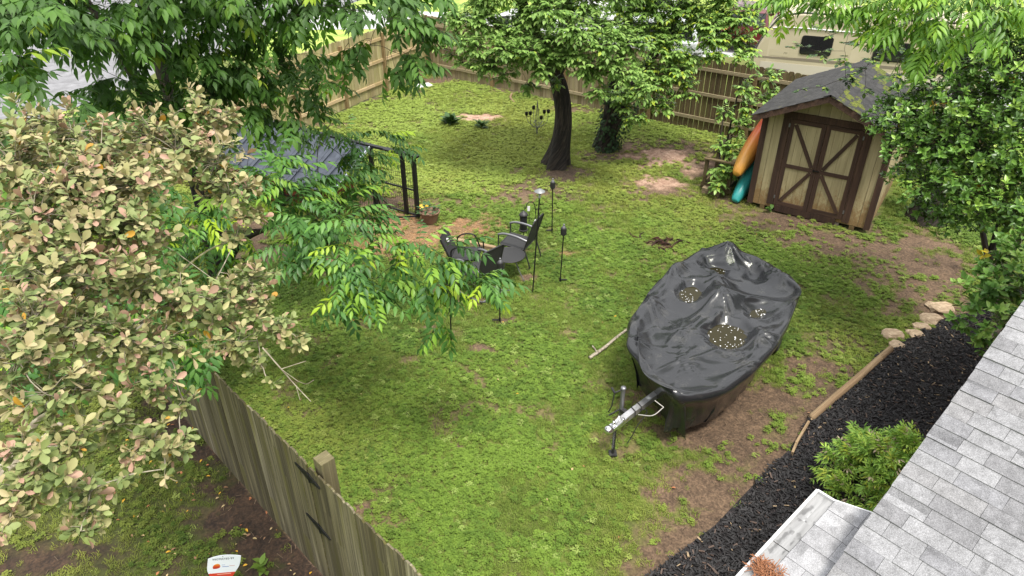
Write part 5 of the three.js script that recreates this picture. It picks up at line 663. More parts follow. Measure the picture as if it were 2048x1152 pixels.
function plant(o) {
  const base = V(...o.base), T = thing(o.name, o.label, o.category, o.base, 0, o.group), bark = o.bark ?? M.bark, nodes = [];
  const rel = (v) => v.clone().sub(base);
  o.trunks.forEach((tr) => { const pts = tr.map((q) => V(q[0], q[1], q[2])), rs = tr.map((q) => q[3]), n = Math.max(8, tr.length * 5), sp = spline(pts, n); const R = (t) => { const f = t * (rs.length - 1), i = Math.min(rs.length - 2, f | 0); return lerp(rs[i], rs[i + 1], f - i); };
    const flare = tr.flare ?? 0; part('trunk', tube(sp.map(rel), (t, a) => R(t) * (1 + 0.1 * Math.sin(a * 3 + t * 5) + 0.06 * Math.sin(a * 7 + t * 11)) + (o.flare && pts[0].y < 0.2 ? o.flare * Math.pow(1 - Math.min(1, t * 5), 1.6) * (1 + 0.8 * Math.sin(a * 5)) : 0), o.radial ?? 10), bark, T);
    sp.forEach((p, i) => { if (p.y > (o.minY ?? 0.5)) nodes.push({ p, r: R(i / n) }); }); });
  const mats4 = [], cols = [], twM = bark, tv = V(0, 0, 0);
  const X = V(0, 0, 0), Y = V(0, 0, 0), Z = V(0, 0, 0);
  const addLeaf = (pos, dir, nor, s, ci) => { X.copy(dir).normalize(); Y.copy(nor).addScaledVector(X, -nor.dot(X)); if (Y.lengthSq() < 1e-6) Y.set(0.1, 1, 0.2).addScaledVector(X, -X.y); Y.normalize(); Z.crossVectors(X, Y); const m = new THREE.Matrix4().makeBasis(X.clone().multiplyScalar(s), Y.clone().multiplyScalar(s), Z.clone().multiplyScalar(s)).setPosition(pos.clone().sub(base)); mats4.push(m); cols.push(ci); };
  const order = o.clusters.map((c) => ({ c: V(c[0], c[1], c[2]), r: c[3], k: c[4] ?? 1 })).sort((a, b) => Math.min(...nodes.map((n) => n.p.distanceTo(a.c))) - Math.min(...nodes.map((n) => n.p.distanceTo(b.c))));
  for (const { c, r, k } of order) {
    let best = null, bd = 1e9; for (const n of nodes) { const d = n.p.distanceTo(c) * (n.p.y > c.y + 0.6 ? 1.25 : 1) + (n.r < 0.01 ? 0.25 : 0); if (d < bd) { bd = d; best = n; } }
    const geos = [], d = c.clone().sub(best.p), L = d.length(), lift = o.lift ?? 0.14;
    const pts = spline([best.p, best.p.clone().addScaledVector(d, 0.35).add(V(rr(-0.06, 0.06) * L, lift * L * 0.6, rr(-0.06, 0.06) * L)), best.p.clone().addScaledVector(d, 0.7).add(V(rr(-0.05, 0.05) * L, lift * L * 0.6, rr(-0.05, 0.05) * L)), c], 9);
    const r0 = Math.min(best.r * 0.75, 0.008 + 0.016 * L + 0.004), r1 = Math.max(0.0035, r0 * 0.35); geos.push(tube(pts.map(rel), (t) => lerp(r0, r1, t), 5, false)); pts.forEach((p, i) => { if (i > 2) nodes.push({ p, r: lerp(r0, r1, i / 9) }); });
    const out = d.clone().normalize(); out.y *= 0.4;
    const nt = Math.max(2, Math.round(o.twigs * k * r * r * (o.pow ?? 1) * 16));
    for (let i = 0; i < nt; i++) {
      let v = V(rr(-1, 1), rr(-1, 1), rr(-1, 1)); while (v.lengthSq() > 1) v = V(rr(-1, 1), rr(-1, 1), rr(-1, 1)); v.y *= o.flat ?? 0.75;
      const tip = c.clone().addScaledVector(v, r), st = pts[Math.floor(rr(5, 9.99))].clone().lerp(c.clone().addScaledVector(v, r * 0.2), 0.6), td = tip.clone().sub(st); const tl = td.length(); if (tl < 0.02) continue; td.normalize();
      const mid = st.clone().lerp(tip, 0.5).add(V(0, tl * 0.1, 0)); if (o.twigR) geos.push(tube([rel(st), rel(mid), rel(tip)], (t) => o.twigR * (1 - 0.5 * t), 3, false));
      o.leaf(tip, td, out, addLeaf, tl, st);
    }
    part('branch', geos, bark, T);
  }
  // the leaves that show largest are pieces of their own, the rest one mass
  const cam = camera.position, idx = mats4.map((m, i) => [i, tv.setFromMatrixPosition(m).add(base).distanceTo(cam)]).sort((a, b) => a[1] - b[1]).map((q) => q[0]);
  const nSolo = Math.min(o.solo ?? 300, idx.length), mats = o.palette.map((c) => leafMat(c, o.matO)); const gs = o.geos;
  for (let i = 0; i < nSolo; i++) { const k = idx[i], m = shade(new THREE.Mesh(gs[k % gs.length], mats[cols[k]])); m.name = o.leafName ?? 'leaf'; m.matrixAutoUpdate = true; m.applyMatrix4(mats4[k]); T.add(m); }
  gs.forEach((g, gi) => { const list = idx.slice(nSolo).filter((k) => k % gs.length === gi); if (!list.length) return; const im = shade(new THREE.InstancedMesh(g, leafMat([1, 1, 1], o.matO), list.length)); im.name = 'foliage'; im.userData.kind = 'stuff'; const c = new THREE.Color(); list.forEach((k, i) => { im.setMatrixAt(i, mats4[k]); const p = o.palette[cols[k]], f = rr(0.82, 1.18); c.setRGB(p[0] * f, p[1] * f, p[2] * f); im.setColorAt(i, c); }); T.add(im); });
  console.log(o.name, 'leaves', mats4.length); return T;
}
let o_roll = 0.3; const up = V(0, 1, 0), rv = (s) => V(rr(-s, s), rr(-s, s), rr(-s, s));
// leaf habits
const pinnateHabit = (n, smin, smax, cols, drop = 0.35) => (tip, td, out, add) => { const m = Math.round(rr(n * 0.7, n * 1.3)); for (let i = 0; i < m; i++) { const a = rr(0, 6.28), dir = V(Math.cos(a), rr(-0.35, 0.35) - drop * 0.3, Math.sin(a)).addScaledVector(out, 0.7).addScaledVector(td, 0.6); dir.y -= drop * 0.4; add(tip, dir, up.clone().add(rv(0.25)), rr(smin, smax), cols()); } };
const rosetteHabit = (n, smin, smax, cols, along = 3) => (tip, td, out, add, tl, st) => { const ax = td.clone().add(V(0, 0.55, 0)).normalize(), q = new THREE.Quaternion().setFromUnitVectors(up, ax), ci = cols.base(tip); const m = Math.round(rr(n - 2, n + 2));
  for (let i = 0; i < m; i++) { const a = i * 2.4 + rr(-0.3, 0.3), el = lerp(1.15, 0.15, i / m) + rr(-0.4, 0.4), dir = V(Math.cos(a) * Math.cos(el), Math.sin(el), Math.sin(a) * Math.cos(el)).applyQuaternion(q), nor = V(-Math.cos(a) * Math.sin(el), Math.cos(el), -Math.sin(a) * Math.sin(el)).applyQuaternion(q); add(tip.clone().addScaledVector(ax, -0.05 * i / m), dir, nor.add(rv(o_roll)), rr(smin, smax) * (i < 2 ? 0.7 : 1), cols.leaf(ci, i)); }
  for (let i = 0; i < along; i++) { const p = st.clone().lerp(tip, rr(0.2, 0.9)), a = rr(0, 6.28); add(p, V(Math.cos(a), rr(-0.1, 0.5), Math.sin(a)), up.clone().add(rv(0.35)), rr(smin, smax) * 0.9, cols.leaf(ci, 9)); } };
const alternateHabit = (n, smin, smax, cols, dr = 0.15) => (tip, td, out, add, tl, st) => { const m = Math.round(rr(n * 0.75, n * 1.25)), side = V(-td.z, 0, td.x).normalize(); for (let i = 0; i < m; i++) { const t = (i + 0.5) / m, p = st.clone().lerp(tip, 0.25 + 0.75 * t), s = i % 2 ? 1 : -1; const dir = td.clone().multiplyScalar(0.6).addScaledVector(side, s * 0.8).add(rv(0.25)); dir.y = dir.y * 0.5 - dr; add(p, dir, up.clone().add(rv(0.3)), rr(smin, smax), cols()); } add(tip, td.clone().add(V(0, -dr, 0)), up.clone().add(rv(0.2)), smax, cols()); };
const wpick = (ws) => () => { let t = rnd(); for (let i = 0; i < ws.length; i++) { t -= ws[i]; if (t <= 0) return i; } return ws.length - 1; };

{ // front left: pale bronze plum
  const pal = [[0.4, 0.335, 0.185], [0.335, 0.315, 0.145], [0.23, 0.27, 0.1], [0.14, 0.185, 0.06], [0.41, 0.255, 0.185], [0.42, 0.23, 0.03], [0.3, 0.1, 0.09]];
  const cols = { base: (p) => (p.y < 3.35 && p.x < -1.5 ? wpick([0.2, 0.18, 0.14, 0.05, 0.41, 0.0, 0.02]) : p.x > -1.9 && p.z > -3.75 ? wpick([0.14, 0.3, 0.4, 0.13, 0.03, 0, 0]) : wpick([0.36, 0.3, 0.21, 0.06, 0.06, 0.01, 0]))(), leaf: (c, i) => i >= 9 ? pick([2, 3, 3, 1]) : i < 3 && c < 2 && rnd() < 0.035 ? 5 : rnd() < 0.66 ? c : pick([0, 1, 2, 4]) };
  const plum = plant({ name: 'plum_tree', label: 'pale bronze leaved plum tree filling the left front, outside the front fence', category: 'tree', base: [-4.6, 0, -3.3], bark: M.barkPale, minY: 1.2, flare: 0.03,
    trunks: [[[-4.6, 0, -3.3, 0.1], [-4.4, 1.2, -3.35, 0.085], [-4.0, 2.3, -3.5, 0.045], [-3.2, 3.0, -3.7, 0.02]], [[-4.4, 1.2, -3.35, 0.05], [-4.45, 2.4, -3.3, 0.03], [-3.9, 3.4, -3.3, 0.014]], [[-4.0, 2.3, -3.5, 0.035], [-3.4, 3.0, -4.1, 0.024], [-2.6, 3.6, -4.1, 0.014]]],
    clusters: [[-2.58, 5.18, -3.61, 0.22], [-2.45, 5.13, -3.68, 0.22], [-2.21, 5.08, -3.57, 0.25], [-2.12, 5.07, -3.86, 0.22], [-1.91, 5.15, -4.11, 0.16], [-1.80, 5.08, -4.14, 0.15], [-1.93, 4.99, -3.81, 0.25], [-1.73, 4.89, -3.87, 0.22], [-1.65, 4.76, -3.73, 0.18], [-1.61, 4.59, -3.79, 0.13], [-1.66, 4.47, -3.71, 0.10], [-2.48, 5.11, -3.27, 0.28], [-2.29, 5.04, -3.25, 0.28], [-2.13, 4.96, -3.32, 0.28], [-1.97, 4.95, -3.41, 0.22], [-2.27, 4.96, -2.96, 0.26], [-2.12, 4.90, -3.04, 0.26], [-1.97, 4.86, -3.12, 0.22], [-1.94, 4.68, -3.30, 0.17], [-2.13, 4.79, -2.70, 0.26], [-2.02, 4.69, -2.86, 0.26], [-1.91, 4.58, -3.01, 0.22], [-1.75, 4.47, -3.04, 0.22], [-1.61, 4.37, -3.18, 0.18], [-1.48, 4.23, -3.28, 0.17], [-1.34, 4.14, -3.28, 0.14], [-1.22, 4.04, -3.25, 0.08], [-1.50, 4.32, -3.45, 0.17], [-1.51, 4.16, -3.08, 0.16], [-1.42, 3.98, -3.12, 0.09], [-1.35, 3.96, -3.01, 0.06], [-2.05, 4.74, -2.45, 0.22], [-1.97, 4.60, -2.57, 0.22], [-1.86, 4.46, -2.69, 0.20], [-1.74, 4.32, -2.80, 0.18], [-1.74, 4.27, -2.62, 0.13], [-1.64, 4.08, -2.67, 0.09], [-2.03, 4.67, -2.27, 0.20], [-1.94, 4.52, -2.23, 0.16], [-1.90, 4.44, -2.35, 0.14], [-1.78, 4.28, -2.30, 0.17], [-1.68, 4.12, -2.38, 0.15], [-1.62, 3.99, -2.45, 0.11], [-1.61, 4.00, -2.31, 0.07], [-1.86, 4.33, -2.12, 0.13], [-1.93, 4.43, -1.99, 0.15], [-1.92, 4.33, -1.89, 0.12], [-1.84, 4.32, -1.97, 0.13], [-1.76, 4.16, -2.03, 0.13], [-1.73, 4.09, -2.16, 0.08], [-1.77, 4.06, -1.91, 0.08], [-1.76, 4.11, -1.98, 0.09], [-1.92, 4.25, -1.80, 0.08], [-1.72, 4.23, -3.16, 0.16]], twigs: 40, twigR: 0.0026, flat: 0.8, lift: 0.1, leaf: rosetteHabit(7, 0.034, 0.074, cols, 5), palette: pal, geos: [oneLeaf(0.52, 0.08, 0.12, 0.82, 1), oneLeaf(0.46, 0.11, 0.2, 0.78, 1), oneLeaf(0.56, 0.06, -0.08, 0.86, 1)], matO: { roughness: 0.6, transmission: 0.2 } });
  // bare dead twigs reaching right
  const P = [[-1.388, 4.098, -3.123], [-1.285, 3.995, -3.062], [-1.200, 3.918, -3.008], [-1.112, 3.857, -2.949], [-1.159, 4.006, -3.120], [-1.101, 3.945, -3.027], [-1.182, 3.842, -2.978]].map((q) => V(...q).sub(V(-4.6, 0, -3.3))); part('dead_twig', [tube(spline([P[0], P[1], P[2], P[3]], 12), (t) => 0.005 - 0.003 * t, 5), tube(spline([P[1], P[4]], 4), 0.0025, 4), tube(spline([P[1], P[2].clone().add(V(0.06, 0.03, 0.02)), P[5]], 6), 0.0022, 4), tube(spline([P[2], P[6]], 4), 0.002, 4)], M.barkPale, plum);
}
const greenA = [[0.05, 0.12, 0.018], [0.07, 0.165, 0.023], [0.1, 0.22, 0.028], [0.13, 0.25, 0.026], [0.26, 0.38, 0.02]];
plant({ name: 'walnut_tree', label: 'tall dark green tree with feathered leaves at upper left, trunk behind the plum', category: 'tree', base: [-5.25, 0, -10.9], minY: 1.6, flare: 0.1, lift: 0.12,
  trunks: [[[-5.25, -0.2, -10.9, 0.17], [-5.30, 2, -10.9, 0.14], [-5.35, 4, -10.85, 0.12], [-5.35, 6.2, -10.9, 0.09], [-5.25, 8.4, -10.8, 0.05]], [[-5.30, 2.2, -10.9, 0.09], [-5.60, 3.4, -10.6, 0.07], [-5.85, 4.8, -10.2, 0.045]], [[-5.35, 4.2, -10.85, 0.07], [-4.45, 5.2, -10.6, 0.05], [-3.25, 6.0, -10.4, 0.03]]],
  clusters: [[-2.34, 4.99, -8.58, 0.30], [-1.82, 4.98, -8.29, 0.28], [-2.78, 3.60, -8.97, 0.18], [-2.33, 4.04, -8.69, 0.12], [-3.02, 3.56, -8.88, 0.20], [-4.57, 5.02, -7.04, 0.45], [-4.44, 5.12, -7.49, 0.45], [-4.30, 5.07, -7.79, 0.40], [-1.61, 4.63, -8.16, 0.28, 1.00], [-3.96, 5.10, -5.63, 0.30], [-4.77, 4.35, -7.96, 0.20, 0.70], [-4.50, 4.04, -8.03, 0.30], [-1.90, 4.53, -8.39, 0.16], [-4.43, 5.24, -6.56, 0.60], [-4.40, 5.13, -7.16, 0.60], [-4.38, 4.72, -8.83, 0.70], [-3.86, 4.73, -9.07, 0.70], [-3.51, 4.48, -9.16, 0.60], [-3.08, 4.74, -9.37, 0.60], [-2.35, 4.88, -8.55, 0.50, 0.80], [-1.43, 4.89, -8.24, 0.50, 0.80], [-1.10, 4.82, -8.28, 0.35, 0.90], [-0.99, 4.69, -8.27, 0.30, 1.20], [-1.39, 4.57, -8.18, 0.35], [-3.03, 4.14, -9.26, 0.60], [-3.50, 4.06, -9.07, 0.60], [-3.63, 3.87, -8.41, 0.50], [-3.30, 3.74, -9.06, 0.50], [-4.00, 4.63, -5.47, 0.45], [-4.09, 4.59, -6.02, 0.40], [-4.16, 3.89, -7.58, 0.50], [-4.19, 4.15, -6.43, 0.40], [-3.93, 4.45, -5.45, 0.35], [-3.95, 3.74, -8.22, 0.50], [-4.14, 4.24, -8.84, 0.55], [-4.35, 4.08, -8.12, 0.45], [-2.96, 3.68, -8.72, 0.35], [-3.63, 4.37, -8.54, 0.50], [-4.53, 5.53, -7.14, 0.80], [-4.25, 5.54, -7.89, 0.90], [-3.82, 5.46, -8.65, 1.00], [-3.23, 5.37, -9.41, 1.00], [-2.25, 5.40, -9.18, 0.80], [-1.30, 5.33, -8.84, 0.60], [-4.04, 6.27, -9.69, 1.20], [-3.14, 6.16, -10.02, 1.10], [-4.78, 6.19, -8.78, 1.10]], twigs: 1.9, twigR: 0.004, flat: 0.7, leaf: pinnateHabit(4.4, 0.28, 0.4, wpick([0.3, 0.34, 0.24, 0.08, 0.04]), 0.25), palette: greenA, geos: [leaflets(9, 0.4, 0.38, 0.22), leaflets(7, 0.42, 0.42, 0.12), leaflets(9, 0.38, 0.38, 0.32)], leafName: 'leaf', matO: { roughness: 0.55, transmission: 0.45 } });
const greenB = [[0.05, 0.135, 0.026], [0.072, 0.18, 0.034], [0.105, 0.235, 0.04], [0.19, 0.34, 0.035], [0.32, 0.46, 0.03]];
plant({ name: 'young_walnut_tree', label: 'bright green feathered-leaf young tree in front of the coop, branch reaching right over the seats', category: 'tree', base: [-4.3, 0, -8.5], minY: 0.9, flare: 0.03, lift: 0.1,
  trunks: [[[-4.3, 0, -8.5, 0.07], [-4.1, 1.2, -8.4, 0.055], [-3.6, 2.1, -8.1, 0.04], [-2.9, 2.6, -7.7, 0.025]], [[-4.1, 1.2, -8.4, 0.04], [-4.2, 2.4, -8.6, 0.03], [-4.0, 3.3, -8.9, 0.02]]],
  clusters: [[-2.70, 3.32, -7.61, 0.24], [-2.38, 3.25, -7.69, 0.26], [-2.67, 3.11, -9.94, 0.15], [-2.83, 3.43, -7.33, 0.28], [-3.24, 3.33, -7.82, 0.24], [-2.48, 3.15, -7.34, 0.45], [-2.11, 3.01, -7.11, 0.43], [-1.77, 2.89, -6.74, 0.41], [-1.58, 3.06, -7.01, 0.32], [-2.05, 2.77, -6.73, 0.41], [-1.77, 2.63, -6.31, 0.39], [-1.61, 2.54, -6.15, 0.24], [-1.46, 2.60, -6.37, 0.28], [-1.35, 2.70, -6.73, 0.30], [-2.44, 2.73, -7.15, 0.37], [-2.75, 2.93, -7.42, 0.37], [-2.40, 2.92, -9.94, 0.28], [-2.04, 2.86, -10.00, 0.28], [-1.76, 2.74, -10.01, 0.22], [-2.01, 2.74, -9.31, 0.32], [-2.37, 2.79, -9.37, 0.26], [-2.22, 2.74, -8.59, 0.32], [-0.79, 2.84, -6.21, 0.22], [-0.64, 2.66, -6.12, 0.26], [-0.41, 2.67, -6.15, 0.24], [-0.64, 2.46, -5.99, 0.22], [-0.25, 2.62, -6.12, 0.14], [-0.89, 2.96, -6.26, 0.19], [-0.69, 2.99, -6.31, 0.13], [-3.59, 2.27, -7.15, 0.49], [-3.79, 3.25, -6.05, 0.49], [-4.23, 3.62, -5.93, 0.49], [-3.40, 2.80, -6.03, 0.49], [-3.21, 2.75, -5.31, 0.43], [-3.43, 2.60, -7.41, 0.43], [-4.10, 3.48, -6.73, 0.43], [-3.51, 3.16, -6.91, 0.43], [-3.64, 3.12, -4.42, 0.38], [-3.88, 3.44, -4.96, 0.43], [-3.02, 2.58, -5.30, 0.32]], twigs: 2.6, twigR: 0.0035, flat: 0.7, leaf: pinnateHabit(4.6, 0.27, 0.4, wpick([0.24, 0.3, 0.24, 0.14, 0.08]), 0.25), palette: greenB, geos: [leaflets(9, 0.38, 0.36, 0.22), leaflets(9, 0.36, 0.34, 0.14), leaflets(11, 0.36, 0.33, 0.32)], matO: { roughness: 0.45, transmission: 0.35 } });
const greenC = [[0.13, 0.235, 0.045], [0.185, 0.32, 0.066], [0.255, 0.41, 0.095], [0.33, 0.49, 0.12], [0.38, 0.48, 0.05]];
const ovalC = [oneLeaf(0.55, 0.06, 0.15, 0.7), oneLeaf(0.5, 0.08, 0.28, 0.65), oneLeaf(0.58, 0.05, 0.2, 0.7)];
plant({ name: 'shade_tree', label: 'broad-leaved tree with thick curved dark trunk in the middle of the lawn', category: 'tree', base: [1.06, 0, -16.2], minY: 1.9, flare: 0.12, radial: 22, lift: 0.1,
  trunks: [[[1.06, -0.2, -16.2, 0.24], [1.17, 0.5, -16.3, 0.215], [1.22, 1.2, -16.4, 0.2], [1.1, 1.9, -16.5, 0.19], [0.85, 2.5, -16.5, 0.15], [0.45, 3.2, -16.4, 0.15], [0.1, 4.2, -16.3, 0.1], [0.0, 5.6, -16.2, 0.06]], [[1.0, 2.1, -16.5, 0.13], [1.25, 2.6, -16.45, 0.11], [1.3, 3.3, -16.4, 0.09], [1.2, 4.4, -16.3, 0.06], [1.3, 5.6, -16.2, 0.04]], [[0.45, 3.2, -16.4, 0.1], [0.9, 4.0, -16.0, 0.07], [1.2, 4.8, -15.6, 0.05]]],
  clusters: [[-1.32, 3.71, -15.72, 0.35], [-0.68, 3.85, -15.78, 0.50], [0.17, 3.29, -15.29, 0.40], [0.59, 3.93, -15.60, 0.50], [1.63, 3.94, -15.52, 0.50], [2.12, 3.36, -14.95, 0.40], [0.90, 2.88, -14.86, 0.35], [-0.36, 2.73, -15.05, 0.25], [-1.56, 3.03, -15.56, 0.16], [1.84, 2.29, -14.52, 0.30], [1.54, 2.86, -14.50, 0.40], [0.37, 3.13, -14.63, 0.40], [-0.25, 3.11, -14.94, 0.40], [1.27, 3.51, -14.66, 0.50], [0.77, 3.84, -14.96, 0.50], [-0.77, 3.14, -15.03, 0.35], [1.87, 3.27, -14.45, 0.40], [-1.06, 3.11, -15.42, 0.45], [-0.69, 3.51, -15.72, 0.60], [-0.15, 3.31, -15.70, 0.60], [0.39, 3.61, -15.75, 0.60], [0.80, 3.17, -15.14, 0.60], [0.06, 2.90, -15.20, 0.50], [-0.58, 2.75, -15.16, 0.42], [0.59, 2.68, -14.83, 0.42], [1.30, 3.05, -14.77, 0.50], [1.83, 3.43, -15.10, 0.60], [1.24, 3.71, -15.72, 0.60], [2.02, 2.92, -14.66, 0.45], [1.74, 2.60, -14.72, 0.38], [0.92, 2.36, -15.04, 0.20], [-1.02, 2.66, -15.32, 0.25], [-0.15, 2.48, -15.20, 0.26], [0.39, 2.20, -15.23, 0.22], [2.45, 3.16, -14.96, 0.50], [-1.11, 3.52, -15.70, 0.40], [-0.25, 4.28, -15.86, 0.90], [1.00, 4.48, -15.85, 1.00], [2.25, 4.31, -15.70, 0.80], [0.38, 5.55, -16.47, 1.10], [1.72, 5.55, -16.39, 1.00], [-1.29, 2.84, -15.44, 0.20], [2.75, 2.38, -14.40, 0.35], [2.32, 2.67, -14.45, 0.35]], twigs: 15, twigR: 0.004, flat: 0.72, leaf: alternateHabit(9, 0.075, 0.125, wpick([0.2, 0.32, 0.31, 0.16, 0.01])), palette: greenC, geos: ovalC, matO: { roughness: 0.5, transmission: 0.4 } });
plant({ name: 'ivy_clad_tree', label: 'forked tree with ivy on its trunk behind the curved tree', category: 'tree', base: [2.45, 0, -17.4], minY: 1.6, flare: 0.15, radial: 16, lift: 0.1,
  trunks: [[[2.45, -0.2, -17.4, 0.2], [2.5, 1.0, -17.5, 0.16], [2.6, 1.9, -17.6, 0.14], [2.8, 3.0, -17.7, 0.11], [2.9, 5.2, -17.8, 0.07]], [[2.55, 0.4, -17.4, 0.16], [3.0, 1.5, -17.5, 0.13], [3.6, 2.6, -17.6, 0.11], [4.3, 4.0, -17.7, 0.09], [4.9, 5.4, -17.8, 0.06]], [[3.6, 2.6, -17.6, 0.07], [4.6, 3.3, -17.6, 0.045], [5.2, 3.7, -17.6, 0.03]]],
  clusters: [[5.30, 3.59, -16.44, 0.35], [5.55, 3.20, -16.28, 0.25], [4.77, 3.77, -16.63, 0.45], [4.15, 3.64, -16.78, 0.40], [3.25, 3.54, -16.75, 0.50], [2.82, 3.12, -16.65, 0.40], [4.38, 3.33, -16.14, 0.40], [3.46, 2.87, -16.27, 0.40], [5.27, 2.62, -15.72, 0.16], [3.03, 3.72, -16.92, 0.50], [2.98, 1.34, -15.85, 0.24], [3.52, 1.58, -15.81, 0.28], [3.15, 2.07, -15.92, 0.40], [3.83, 2.42, -15.87, 0.35], [3.56, 2.69, -16.10, 0.40], [4.41, 3.02, -16.07, 0.40], [5.03, 3.43, -16.18, 0.35], [4.16, 1.89, -15.75, 0.16], [2.82, 1.84, -15.92, 0.30], [2.52, 1.77, -16.16, 0.35], [3.05, 2.33, -16.22, 0.45], [3.50, 2.25, -16.11, 0.50], [3.95, 2.06, -15.95, 0.30], [3.31, 1.65, -15.98, 0.35], [2.64, 1.51, -16.06, 0.28], [3.66, 2.99, -16.77, 0.55], [4.28, 3.33, -16.69, 0.55], [4.80, 3.46, -16.57, 0.50], [5.08, 3.03, -16.30, 0.40], [5.36, 2.79, -16.15, 0.30], [4.68, 3.08, -16.32, 0.40], [4.06, 2.60, -16.27, 0.45], [3.20, 3.08, -16.88, 0.60], [2.61, 3.48, -17.06, 0.60], [3.72, 3.57, -16.86, 0.60], [4.54, 2.72, -15.97, 0.30], [5.05, 2.71, -15.81, 0.25], [2.77, 1.24, -15.96, 0.20], [3.73, 1.86, -15.85, 0.20], [3.33, 4.33, -17.06, 1.00], [4.60, 4.37, -16.76, 0.90], [4.06, 5.49, -17.51, 1.00]], twigs: 15, twigR: 0.004, flat: 0.72, leaf: alternateHabit(9, 0.075, 0.125, wpick([0.2, 0.3, 0.26, 0.14, 0.1])), palette: greenC, geos: ovalC, matO: { roughness: 0.42 } });
{ const I = []; for (let i = 0; i < 900; i++) { const y = Math.pow(rnd(), 1.3) * 1.5, a = rr(0, 6.28), r = 0.26 - 0.06 * y + rr(0, 0.08), f = rnd() < 0.4; const cx = f ? 2.5 + y * 0.42 : 2.45 + y * 0.06; I.push([cx + Math.cos(a) * r, y, -17.42 - y * 0.08 + Math.sin(a) * r, a]); }
  const im = shade(new THREE.InstancedMesh(oneLeaf(0.8, 0.05, 0.1, 0.8), leafMat([1, 1, 1]), I.length)), m = new THREE.Matrix4(), c = new THREE.Color(); I.forEach(([x, y, z, a], i) => { const X = V(Math.cos(a) * 0.4 + rr(-0.3, 0.3), -0.7, Math.sin(a) * 0.4 + rr(-0.3, 0.3)).normalize(), N = V(Math.cos(a), 0.5, Math.sin(a)).addScaledVector(X, -V(Math.cos(a), 0.5, Math.sin(a)).dot(X)).normalize(), Z = X.clone().cross(N), s = rr(0.05, 0.1); m.makeBasis(X.multiplyScalar(s), N.multiplyScalar(s), Z.multiplyScalar(s)).setPosition(x, y, z); im.setMatrixAt(i, m); const k = rr(0.6, 1.3); c.setRGB(0.03 * k, 0.07 * k, 0.022 * k); im.setColorAt(i, c); });
  im.name = 'ivy'; im.userData = { kind: 'stuff', label: 'dark ivy climbing the forked tree trunk', category: 'ivy' }; scene.add(im); }
const greenD = [[0.06, 0.13, 0.022], [0.1, 0.21, 0.034], [0.16, 0.31, 0.048], [0.29, 0.46, 0.075], [0.38, 0.25, 0.02]];
plant({ name: 'camellia', label: 'large glossy evergreen camellia covering the right side of the shed', category: 'shrub', base: [8.6, 0, -10.9], minY: 0.5, lift: 0.08,
  trunks: [[[8.6, 0, -10.9, 0.07], [8.4, 1.2, -10.8, 0.055], [8.0, 2.4, -10.6, 0.04], [7.7, 3.4, -10.4, 0.025]], [[8.6, 0, -10.9, 0.06], [8.9, 1.3, -10.6, 0.045], [9.0, 2.8, -10.3, 0.03]], [[8.5, 0.4, -10.9, 0.05], [7.9, 1.5, -10.9, 0.035], [7.2, 2.4, -10.9, 0.02]]],
  clusters: [[6.78, 2.78, -9.22, 0.60], [7.20, 3.19, -9.70, 0.70], [6.49, 2.58, -9.73, 0.60], [6.25, 2.04, -9.66, 0.40], [6.09, 2.26, -10.10, 0.35], [6.67, 2.23, -9.06, 0.60], [7.04, 2.40, -8.86, 0.60], [6.58, 3.20, -9.89, 0.60], [6.89, 3.99, -10.15, 0.70], [6.90, 3.76, -9.46, 0.60], [5.73, 3.19, -9.07, 0.40], [5.94, 2.94, -8.46, 0.40], [5.50, 3.52, -9.80, 0.30], [5.44, 3.22, -9.62, 0.45], [5.74, 3.40, -9.50, 0.50], [5.98, 3.64, -9.18, 0.55], [6.23, 3.84, -8.95, 0.55], [6.37, 3.64, -8.53, 0.50], [5.59, 2.93, -9.19, 0.50], [5.89, 3.04, -8.91, 0.55], [6.11, 3.17, -8.56, 0.55], [6.27, 3.13, -8.16, 0.50], [5.57, 2.68, -8.72, 0.42], [5.87, 2.68, -8.40, 0.50], [6.08, 2.72, -8.00, 0.50], [6.17, 2.74, -7.67, 0.45], [5.80, 2.31, -8.41, 0.28], [5.31, 3.23, -9.81, 0.28], [5.41, 2.95, -9.55, 0.25], [5.83, 3.93, -9.60, 0.50], [6.14, 4.18, -9.34, 0.60], [6.34, 4.33, -9.00, 0.60], [5.70, 3.65, -9.84, 0.40], [6.37, 4.71, -9.18, 0.60], [6.18, 4.59, -9.53, 0.50], [5.75, 4.14, -9.82, 0.30], [6.61, 3.35, -8.25, 0.70], [6.66, 4.15, -8.72, 0.70], [5.99, 3.44, -8.74, 0.50], [5.51, 3.24, -9.35, 0.40]], twigs: 11, twigR: 0.004, flat: 0.85, leaf: rosetteHabit(7, 0.065, 0.105, { base: wpick([0.2, 0.3, 0.28, 0.21, 0.01]), leaf: (c, i) => rnd() < 0.7 ? c : pick([0, 1, 2]) }, 5), palette: greenD, geos: [oneLeaf(0.5, 0.08, 0.12, 0.72), oneLeaf(0.46, 0.1, 0.18, 0.7)], matO: { roughness: 0.34, transmission: 0.2, specularIntensity: 0.8 } });
